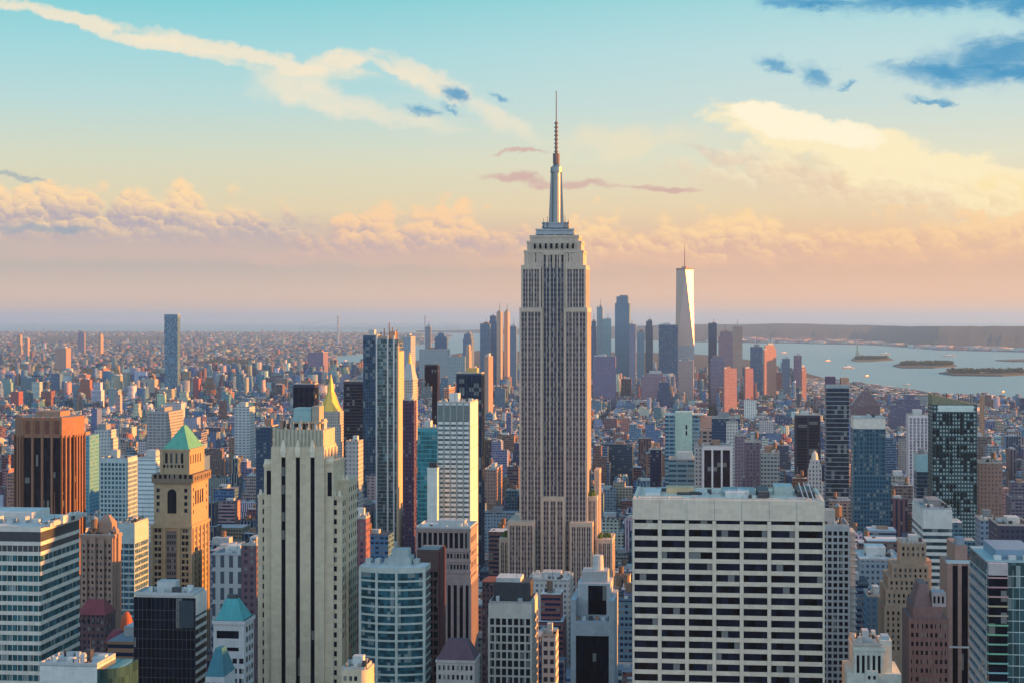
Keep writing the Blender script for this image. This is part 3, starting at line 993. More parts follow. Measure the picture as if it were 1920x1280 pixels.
def dark_slab():
    r, w, d, h = tower('office_tower', 'black glass slab with pale bands down its narrow side, under the green pyramid tower', 'office tower', 251, 366, 386, 1115, 700, called='the black glass slab')
    g = glass('black_curtain_glass', (0.010, 0.016, 0.032), 2.4, 4.0, 0.9, 0.16, 0.15, 0.0, 0.02)
    MB().box(-w / 2, w / 2, 0, d, 0, h - 1).build('glazing', g, r)
    m = MB()
    for i in range(28):
        z = h - 9 - i * 3.55
        m.box(w / 2 - .3, w / 2 + .35, .6, d + .2, z - 1.25, z)
    m.box(w / 2 - .3, w / 2 + .38, .5, d + .3, h - 8, h)
    m.build('side_band', stone('pale_side', (0.62, 0.58, 0.53)), r)
    m = MB()
    for i in range(22):
        z = h - 6 - i * 3.9
        m.box(-w / 2 - .08, w / 2 + .05, -.1, d, z - .22, z)
    for k in range(15):
        xx = -w / 2 + w * k / 14
        m.box(xx - .08, xx + .08, -.16, .1, 0, h - 1)
    m.build('mullion', DARK(), r)
    MB().box(w * .24, w / 2 - .6, -.2, .4, h - 13, h - 2).build('blank_panel', stone('slate_panel', (0.03, 0.05, 0.065)), r)
    MB().box(-w / 2 + .5, w / 2 - .3, .5, d - .5, h - 1.3, h + .05).build('roof', PALE_ROOF(), r)
    roof_things(r, -w / 2, w / 2 - .4, 0, d, h, 3, False, True, 3, True)


dark_slab()


def corner_block():
    r, w, d, h = tower('office_block', 'pale low block with rounded green glass corner, at the bottom beside the banded tower', 'office block', 74, 182, 240, 1247, 640)
    d = 20
    wall = stone('cream_panel', (0.56, 0.58, 0.55), 0.6)
    MB().box(-w / 2, w / 2, 0, d, 0, h).build('wall', wall, r)
    windows(r, 'front', [-w / 2 + 2.2, w / 2 - 1.8], [h - 9 - 6 * k for k in range(6)], 3.0, 5.0, 0, stone('grey_louvre', (0.28, 0.33, 0.36)), 'louvre')
    m = MB()
    pts = [(w / 2, 0)] + [(w / 2 + 9 * math.sin(a), 9 - 9 * math.cos(a)) for a in [math.pi / 2 * k / 8 for k in range(1, 9)]] + [(w / 2 + 9, d), (w / 2, d)]
    m.prism(pts, pts, 0, h - 1)
    m.build('corner_glazing', glass('green_corner', (0.03, 0.075, 0.075), 1.5, 4.0, 0.8, 0.12, 0.5, 0.1, 0.0), r)
    MB().box(-w / 2 + .5, w / 2 - .5, .5, d - .5, h - .3, h + .06).build('roof', PALE_ROOF(), r)
    roof_things(r, -w / 2, w / 2, 0, d, h, 12, False, False, 7, True)


corner_block()


def gothic_tower():
    D = 1100
    r, w, d, h = tower('pyramid_tower', 'tan stone tower with arched window and green copper pyramid roof', 'tower', 283, 360, 393, 985, D, called='the green pyramid tower')
    s = D / F
    Z = lambda y: zrow(y, D)
    st = stone('tan_stone', (0.34, 0.265, 0.17), 0.85, 0.24, 0.24)
    trim = stone('dark_trim', (0.19, 0.15, 0.11))
    dk = glass('dark_pane', (0.014, 0.018, 0.03), 2, 3.8, 0.8, 0.15, 0.4, 0, 0.12, own=True)
    X = lambda px: (px - 321.5) * s / .99
    m = MB()
    m.box(X(283), X(360), 0, d, 0, Z(985))
    m.box(X(287), X(359), 1, d - 1, Z(987), Z(905))
    for k in range(5):
        yy = 3 + (d - 6) * k / 4
        m.box(X(360) - .4, X(360) + .7, yy - 1.1, yy + 1.1, 0, Z(990))
    for px in (284.2, 308, 336, 358.8):
        m.box(X(px) - .8, X(px) + .8, -.8, .5, 0, Z(988))
    m.box(X(283) - .5, X(360) + .5, -.9, d + .5, Z(989), Z(985) + .5)
    m.build('wall', st, r)
    m = MB()
    m.box(X(284), X(361) + .8, -.6, d + .4, Z(905), Z(889))
    m.build('corbel_gallery', trim, r)
    windows(r, 'front', [X(291 + 9.6 * k) for k in range(8)], [Z(892.5)], 1.8, 2.6, -.6, dk, 'gallery_window')
    m = MB()
    m.box(X(298), X(353), 3, d - 3, Z(890), Z(843))
    m.box(X(296), X(355), 2.4, d - 2.4, Z(846), Z(842))
    for px in (300, 351):
        m.box(X(px) - 1, X(px) + 1, 2.3, 3.5, Z(889), Z(843))
    m.build('lantern', st, r)
    windows(r, 'front', [X(309 + 10 * k) for k in range(4)], [Z(859)], 1.7, 6.5, 3, dk, 'arched_window')
    windows(r, 'front', [X(305 + 7 * k) for k in range(6)], [Z(874)], 1.4, 2, 3, dk)
    windows(r, 'west', [6 + 5.2 * k for k in range(5)], [Z(862)], 1.7, 5.5, X(353), dk, 'arched_window')
    cop = stone('verdigris', (0.10, 0.33, 0.24), 0.7, 0.45, 0.4)
    m = MB()
    x0, x1 = X(301), X(352)
    cx = X(329)
    m.prism([(x0, 3.4), (x1, 3.4), (x1, d - 3.4), (x0, d - 3.4)], [(cx - .5, d * .42), (cx + .5, d * .42), (cx + .5, d * .58), (cx - .5, d * .58)], Z(843), Z(800))
    m.cyl(cx, d / 2, Z(801), Z(794), .5, .1, 6)
    m.build('pyramid_roof', cop, r)
    # front: tall arched recess above the set-off, then window bays
    m = MB()
    a0, a1 = X(313), X(330)
    pts = [(a0, Z(962)), (a1, Z(962)), (a1, Z(925))] + [((a0 + a1) / 2 + (a1 - a0) / 2 * math.cos(t), Z(925) + (a1 - a0) / 2 * math.sin(t)) for t in [math.pi * k / 8 for k in range(1, 8)]] + [(a0, Z(925))]
    b = len(m.v)
    m.v += [(p[0], .9, p[1]) for p in pts] + [(p[0], 1.4, p[1]) for p in pts]
    n = len(pts)
    m.f += [tuple(range(b, b + n)), tuple(range(b + 2 * n - 1, b + n - 1, -1))] + [(b + i, b + n + i, b + n + (i + 1) % n, b + (i + 1) % n) for i in range(n)]
    m.c += [None] * (n + 2)
    m.build('arched_window', dk, r)
    windows(r, 'front', [X(295), X(348)], [Z(919 + 12.5 * k) for k in range(4)], 2.0, 2.4, 1, dk)
    zs = [Z(994 + 11.6 * k) for k in range(11)]
    windows(r, 'front', [X(292), X(299), X(344), X(351)], zs, 1.9, 2.5, 0, dk)
    m = MB()
    m.box(X(312), X(331), -.1, .3, 0, Z(995))
    m.build('window_bay', facade('bay_panes', (0.15, 0.14, 0.14), (0.02, 0.025, 0.04), 1.5, 3.9, .75, .6), r)
    ww = [3 + (d - 6) / 4 * (k + q) for k in range(4) for q in (.33, .67)]
    windows(r, 'west', ww, [Z(996 + 11.6 * k) for k in range(11)], 1.3, 2.3, X(360), dk, limit=88)
    windows(r, 'west', [4 + (d - 8) * k / 7 for k in range(8)], [Z(897)], 1.6, 2.4, X(361) + .8, dk, 'gallery_window')
    windows(r, 'west', [5, d - 5], [Z(918), Z(932), Z(946), Z(960)], 1.6, 2.2, X(359), dk)
    windows(r, 'west', [10, 15, 20, 25], [Z(928), Z(940)], 2.6, 4.6, X(359), dk)


gothic_tower()


def slotted_tower():
    D = 760
    s = D / F
    r, w, d, h = tower('slotted_tower', 'cream stone tower with three dark full-height slots and stepped shoulders', 'tower', 508, 608, 631, 838, D, called='the cream slotted tower')
    Z = lambda y: zrow(y, D)
    X = lambda px: (px - 558) * s / .985
    st = stone('cream_stone', (0.53, 0.455, 0.325), 0.85, 0.22, 0.26)
    pale = stone('pale_finial', (0.66, 0.60, 0.46))
    dk = glass('slot_pane', (0.010, 0.012, 0.026), 1.5, 4, 0.6, 0.2, 0.3, 0, 0.03)
    wp = glass('shoulder_pane', (0.015, 0.02, 0.035), 2, 3.8, 0.8, 0.15, 0.4, 0, 0.22, own=True)
    # centre shaft built as four fins of wall with the slots between
    m = MB()
    sl = ((527.0, 535.2), (554.4, 562.4), (582.0, 590.0))
    edges = [508] + [q for p in sl for q in p] + [608]
    for a, b in zip(edges[0::2], edges[1::2]):
        m.box(X(a), X(b), 0, 3, 0, Z(838))
    for a, b in sl:
        m.box(X(a) - .01, X(b) + .01, .02, 3, Z(857), Z(838) - .01)
    m.box(X(508) + .02, X(608) - .02, 2.0, d, 0, Z(838) - .02)
    for k in range(4):
        yy = 3 + (d - 5) * k / 3
        m.box(X(608) - .4, X(608) + .6, yy - 1.6, yy + 1.6, 0, Z(842))
    m.build('wall', st, r)
    for a, b in sl:
        MB().box(X(a) + .02, X(b) - .02, .9, 1.9, 0, Z(857)).build('window_slot', dk, r)
        q = MB()
        c = (X(a) + X(b)) / 2
        q.prism([(c - .9, -.5), (c + .9, -.5), (c + .9, .3), (c - .9, .3)], [(c - 1.3, -.7), (c + 1.3, -.7), (c + 1.3, .3), (c - 1.3, .3)], Z(856), Z(846))
        q.prism([(c - 1.3, -.7), (c + 1.3, -.7), (c + 1.3, .3), (c - 1.3, .3)], [(c - .4, -.3), (c + .4, -.3), (c + .4, .3), (c - .4, .3)], Z(846), Z(824))
        q.build('finial', pale, r)
    # crown
    m = MB()
    m.box(X(511), X(606), 1, d - 1, Z(840), Z(806))
    for k in range(14):
        xx = X(513) + (X(604) - X(513)) * k / 13
        m.box(xx - .5, xx + .5, .5, 1.5, Z(836), Z(806) + (1.2 if k % 3 == 0 else .3))
    m.box(X(509), X(607), .6, d - .6, Z(838.5), Z(835))
    m.build('crown', stone('crown_stone', (0.44, 0.41, 0.31), 0.85, 0.25, 0.25), r)
    # roof structures
    MB().box(X(544), X(578), 6, 16, Z(793), Z(766)).build('roof_hut', stone('teal_hut', (0.26, 0.42, 0.42), 0.7, 0.35, .2), r)
    m = MB()
    for px in (545, 562, 577):
        m.box(X(px) - .3, X(px) + .3, 4, 4.6, Z(806), Z(790))
    m.box(X(542), X(600), 3.6, 16, Z(794), Z(791))
    m.build('roof_frame', stone('frame_tan', (0.40, 0.33, 0.24)), r)
    MB().box(X(580), X(594), 5, 14, Z(806), Z(762)).build('chimney', stone('dirty_stone', (0.34, 0.31, 0.25)), r)
    for k in range(9):
        g = random.Random(k)
        px = 516 + k * 10
        MB().box(X(px), X(px + g.uniform(3, 7)), 3 + g.uniform(0, 6), 14, Z(807), Z(g.uniform(785, 800))).build('roof_box', g.choice((PLANT(), PALE_ROOF(), BRICKP(), DARK())), r)
    for k in range(5):
        MB().cyl(X(520 + 14 * k), 2.4, Z(807), Z(790 - 4 * (k % 2)), .16, .1, 6).build('aerial', PLANT(), r)
    # shoulders, left and right
    def shoulder(x0, x1, y0, y1, yt, west_tint=None):
        m = MB()
        m.box(X(x0), X(x1), y0, y1, 0, Z(yt))
        m.box(X(x0) - .25, X(x1) + .25, y0 - .25, y1 + .25, Z(yt) - 1.0, Z(yt) + .4)
        m.build('shoulder', st, r)
        for k in range(3):
            xx = X(x0) + (X(x1) - X(x0)) * (k + .5) / 3
            MB().rect_taper(xx - .8, xx + .8, y0 + .1, y0 + 1.4, Z(yt), Z(yt) + 2.6, .5).build('finial', pale, r)
    shoulder(493, 507.9, 1.5, d, 872)
    shoulder(480, 507.8, 2.6, d + 4, 930)
    shoulder(608.1, 624, 1.5, d, 866)
    shoulder(608.2, 639, 2.6, d + 2, 931)
    shoulder(622, 643, 12, d + 6, 905)
    windows(r, 'front', [X(502)], [Z(905)], 1.9, 10.5, 1.5, wp, 'tall_window')
    windows(r, 'front', [X(617)], [Z(907)], 1.9, 10.5, 1.5, wp, 'tall_window')
    zs = [Z(942 + 17.7 * k) for k in range(20)]
    windows(r, 'front', [X(492.5), X(503.5), X(615.3), X(626)], zs, 1.65, 2.3, 2.6, wp)
    windows(r, 'west', [14 + 4.6 * k for k in range(5)], [Z(922 + 17.7 * k) for k in range(18)], 1.5, 2.2, X(643), wp)
    windows(r, 'west', [5.2, 9], [Z(944 + 17.7 * k) for k in range(15)], 1.5, 2.2, X(639), wp, limit=30)
    windows(r, 'west', [5 + 5.0 * k for k in range(4)], [Z(858), Z(876)], 1.5, 5, X(608), wp, 'tall_window')


slotted_tower()


def green_roof_house():
    D = 690
    r, w, d, h = tower('hip_roof_tower', 'grey stone building with a steep teal hipped roof, beside the cream slotted tower', 'building', 400, 458, 476, 1163, D, called='the teal hipped roof')
    Z = lambda y: zrow(y, D)
    st = stone('blue_grey_stone', (0.40, 0.42, 0.43))
    MB().box(-w / 2, w / 2, 0, d, 0, h).box(-w / 2 - .5, w / 2 + .5, -.5, d + .5, h - 1.4, h).build('wall', st, r)
    m = MB()
    m.prism([(-w / 2 + .6, .6), (w / 2 - .6, .6), (w / 2 - .6, d - .6), (-w / 2 + .6, d - .6)], [(-w / 2 + 3.4, d * .4), (w / 2 - 4.4, d * .4), (w / 2 - 4.4, d * .6), (-w / 2 + 3.4, d * .6)], h, Z(1126))
    m.build('hipped_roof', stone('teal_copper', (0.06, 0.28, 0.29), 0.7, 0.4, .4), r)
    MB().box(-w / 2 + 4, w / 2 - 5, d * .42, d * .58, Z(1127), Z(1119)).build('roof_box', DARK(), r)
    wp = MATS['shoulder_pane']
    MB().box(-w / 2 + 1.4, w / 2 - 2.2, -.12, .4, h - 7, h - 4).build('window_band', NAVY(), r)
    MB().box(-w / 2 + 1.4, w / 2 - 2.2, -.12, .4, h - 12, h - 10.6).build('window_band', NAVY(), r)
    windows(r, 'front', [-3.5, -.5, 2.4, w / 2 - 1.2], [h - 16 - 4 * k for k in range(6)], 1.8, 2, 0, wp)
    windows(r, 'west', [4, 8, 12], [h - 4 - 4 * k for k in range(7)], 2.4, 2.2, w / 2, wp)
    r, w, d, h = tower('hip_roof_tower', 'low building with dark teal pyramid roof, at the bottom below the teal hipped roof', 'building', 385, 420, 441, 1268, 600)
    MB().box(-w / 2, w / 2, 0, d, 0, h).build('wall', st, r)
    m = MB()
    m.rect_taper(-w / 2, w / 2, 0, d, h, h + 9, .35)
    m.build('hipped_roof', stone('dark_teal_copper', (0.035, 0.15, 0.19), 0.6, 0.2, .3), r)
    windows(r, 'front', [-2.2, 0, 2.2], [h - 3, h - 7], 1.3, 2, 0, wp)


green_roof_house()


def curved_office():
    D = 760
    r, w, d, h = tower('office_tower', 'teal glass office tower with a bowed front of white bands', 'office tower', 672, 797, None, 1062, D, depth=15, called='the bowed teal office')
    wall = stone('white_band', (0.42, 0.47, 0.43), 0.6)
    gl = glass('teal_pane', (0.025, 0.10, 0.13), 1.5, 3.7, 1.2, 0.1, 0.6, 0.2, 0.15, own=False)
    n = 16
    bow = lambda x: 1.0 - 4.5 * (1 - (2 * x / w) ** 2)
    outl = [(-w / 2 + w * i / n, bow(-w / 2 + w * i / n)) for i in range(n + 1)] + [(w / 2, d), (-w / 2, d)]
    ins = [(p[0] * .992, p[1] + .35) for p in outl[:n + 1]] + [(w / 2 * .992, d - .3), (-w / 2 * .992, d - .3)]
    MB().prism(ins, ins, 0, h - 1).build('core', DARK(), r)
    fl = 3.72
    m = MB()
    for i in range(32):
        z = h - 5.5 - i * fl
        m.prism(outl, outl, z - .85, z)
    m.prism(outl, outl, h - 2.4, h)
    m.build('wall', wall, r)
    m = MB()
    for xx in (-w / 2 + .6, -w / 2 + w * .29, -w / 2 + w * .59, w / 2 - .6):
        m.box(xx - .55, xx + .55, bow(xx) - .3, bow(xx) + 2, 0, h - 1)
    m.build('pier', wall, r)
    for i in range(15):
        z = h - 5.5 - i * fl
        top = z + fl - .85 if i else h - 2.4
        for a, b in ((.01, .29), (.29, .59), (.59, .99)):
            q = MB()
            k = 6
            for j in range(k):
                xa, xb = -w / 2 + w * (a + (b - a) * j / k), -w / 2 + w * (a + (b - a) * (j + 1) / k)
                q.prism([(xa, bow(xa) + .2), (xb, bow(xb) + .2), (xb, bow(xb) + .5), (xa, bow(xa) + .5)], [(xa, bow(xa) + .2), (xb, bow(xb) + .2), (xb, bow(xb) + .5), (xa, bow(xa) + .5)], z, top)
            q.build('window_band', gl, r)
    MB().prism(ins, ins, h - .5, h + .05).build('roof', PALE_ROOF(), r)
    MB().box(-w * .08, w * .26, 4, 13, h - .2, h + 4).box(-w * .04, w * .22, 5, 12, h + 4, h + 7).build('roof_hut', stone('vented_hut', (0.32, 0.38, 0.38)), r)
    for k in range(6):
        MB().box(-w * .45 + k * 4.3, -w * .45 + k * 4.3 + 2.4, 8, 13, h - .2, h + 2.2).build('cooling_unit', PLANT(), r)


curved_office()


def near_middle():
    r, w, d, h = tower('office_slab', 'blackish brown slab with a reddish side, hard against the bowed teal office', 'office building', 783, 822, 833, 1030, 792, called='the blackish brown slab')
    grid_walls(r, -w / 2, w / 2, 0, d, 0, h, stone('dark_brown_wall', (0.10, 0.065, 0.065)), NAVY(), 2.6, 3.9, .5, .35, .25, head=10)
    MB().box(w / 2 + .1, w / 2 + .8, .3, d - 1, 0, h - .3).build('side_wall', stone('oxblood_wall', (0.09, 0.03, 0.03)), r)
    r, w, d, h = tower('arcaded_tower', 'mauve brown tower with tall arcaded bays, below the white gridded tower', 'tower', 780, 882, 895, 990, 950, called='the arcaded brown tower')
    br = stone('mauve_brick', (0.30, 0.24, 0.23), .9)
    grid_walls(r, -w / 2, w / 2, 0, d, 0, h - 27, br, NAVY(), 3.3, 40, 1.5, .05, .5, head=4)
    m = MB()
    m.box(-w / 2, w / 2, 0, d, h - 27.2, h)
    for z in (h - 24, h - 18, h - 12.2, h - .9):
        m.box(-w / 2 - .4, w / 2 + .4, -.4, d + .4, z - .5, z + .6)
    m.build('attic_wall', br, r)
    wp = MATS['shoulder_pane']
    windows(r, 'front', [-w / 2 + 2 + (w - 4) * k / 9 for k in range(10)], [h - 6.5], 1.9, 8.4, 0, wp, 'arched_window')
    windows(r, 'front', [-w / 2 + 1.6 + (w - 3.2) * k / 15 for k in range(16)], [h - 15], 1.1, 2.6, 0, wp)
    windows(r, 'front', [-w / 2 + 1.6 + (w - 3.2) * k / 15 for k in range(16)], [h - 21], 1.1, 2.6, 0, wp)
    windows(r, 'west', [3 + 3.2 * k for k in range(max(2, int((d - 4) / 3.2)))], [h - 6.5 - 7 * k for k in range(9)], 1.4, 3.4, w / 2, wp)
    MB().box(-w / 2 + .5, w / 2 - .5, .5, d - .5, h - .2, h + .06).build('roof', PALE_ROOF(), r)
    roof_things(r, -w / 2, w / 2, 0, d, h, 22, False, True, 6, True)

    r, w, d, h = tower('office_block', 'white gridded block with a black box on its roof, under the mast skyscraper', 'office block', 917, 996, 1007, 1131, 820, called='the white gridded block')
    grid_walls(r, -w / 2, w / 2, 0, d, 0, h, stone('ivory_grid', (0.60, 0.57, 0.50), .7), NAVY(), 3, 4.0, .8, .22, .5, nx=7, ny=4, head=7)
    wp2 = glass('grid_pane', (0.02, 0.035, 0.05), 2, 4, 1.2, .12, .5, .1, .2, own=True)
    nx = 7
    fl = (h - 7) / round((h - 7) / 4.0)
    windows(r, 'front', [-w / 2 + w * (k + .5) / nx for k in range(nx)], [h - 7 - fl * (i + .39) for i in range(13)], w / nx - .85, fl * .72, 0, wp2, limit=91, proud=.04)
    MB().box(-w * .42, w * .42, 6, d - 3, h - .2, h + 9).build('roof_hut', DARK(), r)
    MB().box(-w * .4, w * .3, 5.4, 6.1, h - .2, h + 8).build('louvre', DARK(), r)
    roof_things(r, -w / 2, w / 2, 0, d, h, 41, False, False, 2)
    MB().box(-w * .38, w * .2, 8, d - 5, h + 9, h + 11).build('cooling_unit', PALE_ROOF(), r)

    r, w, d, h = tower('office_block', 'grey concrete block framing one tall black glass wall, beside the wide pale office slab', 'office block', 1070, 1152, 1162, 1165, 800, called='the black walled grey block')
    gy = stone('blue_concrete', (0.32, 0.37, 0.40), .8)
    d = 34
    MB().box(-w / 2, -w / 2 + 2.4, 0, d, 0, h + 10).box(w / 2 - 2.6, w / 2, 0, d, 0, h + 10).box(-w / 2 + 2.3, w / 2 - 2.5, 1.4, d, h - 5, h).box(-w / 2 + 2.3, w / 2 - 2.5, .02, 1.4, h - 6.5, h + .02).build('wall', gy, r)
    MB().box(-w / 2 + 2.2, w / 2 - 2.4, 1.0, d - .5, 0, h - 4.8).build('glazing', glass('black_wall_glass', (0.010, 0.013, 0.025), 1.6, 3.8, .8, .12, .35, 0, .02), r)
    MB().box(-w / 2 + 2.3, w / 2 - 2.5, 12, d - 1, h - .3, h + 16).build('roof_hut', stone('light_concrete', (0.42, 0.46, 0.48)), r)
    MB().box(-w * .14, w * .28, 11.6, 12.2, h + 1.5, h + 15).build('dark_recess', NAVY(), r)
    for k in range(6):
        MB().box(-w * .4 + 3 * k, -w * .4 + 3 * k + 1.8, 4, 7, h - .3, h + 1.6).build('cooling_unit', (BRICKP(), PALE_ROOF(), DARK())[k % 3], r)
    MB().box(-w * .3, w * .3, 16, d - 4, h + 16, h + 21).build('penthouse', stone('pent_grey', (0.38, 0.40, 0.40)), r)
    MB().cyl(w * .06, 22, h + 21, h + 28, 2.6, 2.4, 12).build('water_tank', PALE_ROOF(), r)

    r, w, d, h = tower('hip_roof_block', 'small purple hip roofed building at the foot of the arcaded brown tower', 'building', 818, 890, None, 1238, 740, depth=16)
    MB().box(-w / 2, w / 2, 0, d, 0, h).box(-w / 2 - .4, w / 2 + .4, -.4, d + .4, h - .8, h + .3).build('wall', stone('grey_lime_wall', (0.38, 0.35, 0.33)), r)
    m = MB()
    m.prism([(-w / 2, 0), (w / 2, 0), (w / 2, d), (-w / 2, d)], [(-w / 2 + 4, d * .35), (w / 2 - 4, d * .35), (w / 2 - 4, d * .65), (-w / 2 + 4, d * .65)], h + .3, h + 8)
    m.build('hipped_roof', stone('purple_slate', (0.10, 0.065, 0.085)), r)
    windows(r, 'front', [-w / 2 + 1.5 + (w - 3) * k / 7 for k in range(8)], [h - 3, h - 7], 1.0, 2, 0, MATS['shoulder_pane'])

    r, w, d, h = tower('round_front_house', 'small cream building with rounded corner, at the foot of the cream slotted tower', 'building', 640, 688, 702, 1256, 640)
    st = MATS['cream_stone']
    d = 14
    MB().box(-w / 2, w / 2 - 3, 0, d, 0, h).box(-w / 2 + 3, w / 2, 3, d - .02, 0, h - .02).cyl(w / 2 - 3, 3, 0, h - .01, 2.98, None, 20).build('wall', st, r)
    roof_things(r, -w / 2, w / 2 - 1, 1, d, h, 77, False, True, 5)
    windows(r, 'front', [-3.4, -1.4, .6], [h - 3, h - 6.4], 1.1, 1.7, 0, MATS['shoulder_pane'])


near_middle()


def pale_slab():
    D = 700
    r, w, d, h = tower('office_slab', 'wide pale concrete office slab with seven bays of dark ribbon windows', 'office slab', 1185, 1545, None, 937, D, depth=52, called='the wide pale office slab')
    Z = lambda y: zrow(y, D)
    tr = stone('travertine', (0.62, 0.55, 0.435), .75, .18, .22)
    fl = 21.0 * D / F
    MB().box(-w / 2 + .6, w / 2 - .6, .7, d - .6, 0, h - 2).build('core', DARK(), r)
    m = MB()
    m.box(-w / 2, w / 2, .0, d, Z(975), h)
    z = Z(984)
    zs = []
    m.box(-w / 2 + .02, w / 2 - .02, .15, d, Z(993), Z(982))
    zt = Z(993)
    for i in range(40):
        z1 = zt - fl * i
        m.box(-w / 2 + .02, w / 2 - .02, .15, d, z1 - fl, z1 - fl + 1.75)
        zs.append((z1 - fl + 1.75 + z1) / 2)
    m.build('wall', tr, r)
    m = MB()
    xs = [-w / 2 + w * k / 7 for k in range(8)]
    for x in xs:
        k = .75
        m.box(max(-w / 2 - .05, x - k), min(w / 2 + .05, x + k), -.25, 1.2, 0, Z(976))
    m.build('pier', tr, r)
    m = MB()
    for x in xs[1:-1]:
        m.box(x - .12, x + .12, -.06, .4, Z(974), h - .4)
    m.build('panel_joint', stone('joint_grey', (0.36, 0.35, 0.31)), r)
    gl = glass('slab_pane', (0.009, 0.014, 0.032), 2.6, 4.5, 1.7, .15, .6, 0, .05, own=True)
    windows(r, 'front', [(a + b) / 2 for a, b in zip(xs[:-1], xs[1:])], zs[:14], w / 7 - 1.5, fl - 1.75, .5, gl, limit=98)
    windows(r, 'front', [(a + b) / 2 for a, b in zip(xs[:-1], xs[1:])], [Z(978.5)], w / 7 - 1.5, 1.4, .5, gl, 'vent_slot')
    nb = 6
    MB().box(-w / 2 + 2, w / 2 - 2, 2, d - 2, h - 3.5, h - .6).build('roof', stone('gravel_roof', (0.17, 0.18, 0.17)), r)
    for a, b in ((-w / 2, -w / 2 + 1.2), (w / 2 - 1.2, w / 2)):
        MB().box(a, b, .02, d, h - 2, h + .25).build('parapet', tr, r)
    MB().box(-w * .33, -w * .18, 24, 34, h - 1, h + 2.6).build('roof_hut', stone('ochre_hut', (0.52, 0.40, 0.24)), r)
    MB().box(-w * .03, w * .15, 18, 40, h - 1, h + 1.6).build('skylight', stone('teal_hatch', (0.27, 0.33, 0.32)), r)
    MB().box(w * .25, w * .35, 22, 38, h - 1, h + 3.6).build('roof_hut', stone('mint_hut', (0.40, 0.47, 0.44)), r)
    MB().box(w * .16, w * .22, 12, 40, h - 1, h + 2.2).build('louvre', DARK(), r)
    MB().box(w * .37, w * .46, 12, 40, h - 1, h + 2.4).build('cooling_unit', DARK(), r)
    MB().box(-w * .44, -w * .36, 14, 34, h - 1, h + 1.3).build('cooling_unit', PALE_ROOF(), r)
    for k in range(6):
        MB().box(-w * .15 + 3.2 * k, -w * .15 + 3.2 * k + 1.8, 20 + 3 * (k % 3), 26 + 3 * (k % 3), h - 1, h + 1.2 + .5 * (k % 2)).build('vent_box', (PLANT(), DARK(), PALE_ROOF())[k % 3], r)
    roof_things(r, -w / 2 + 2, w / 2 - 2, 3, d - 3, h - .8, 8, False, False, 14, False)
    for k in range(3):
        m = MB()
        xx = w * (.40 + .025 * k)
        m.prism([(xx, 3), (xx + .4, 3), (xx + .4, 3.5), (xx, 3.5)], [(xx - 2, 16), (xx - 1.6, 16), (xx - 1.6, 16.5), (xx - 2, 16.5)], h - 1, h + 6)
        m.build('davit', PALE_ROOF(), r)


pale_slab()


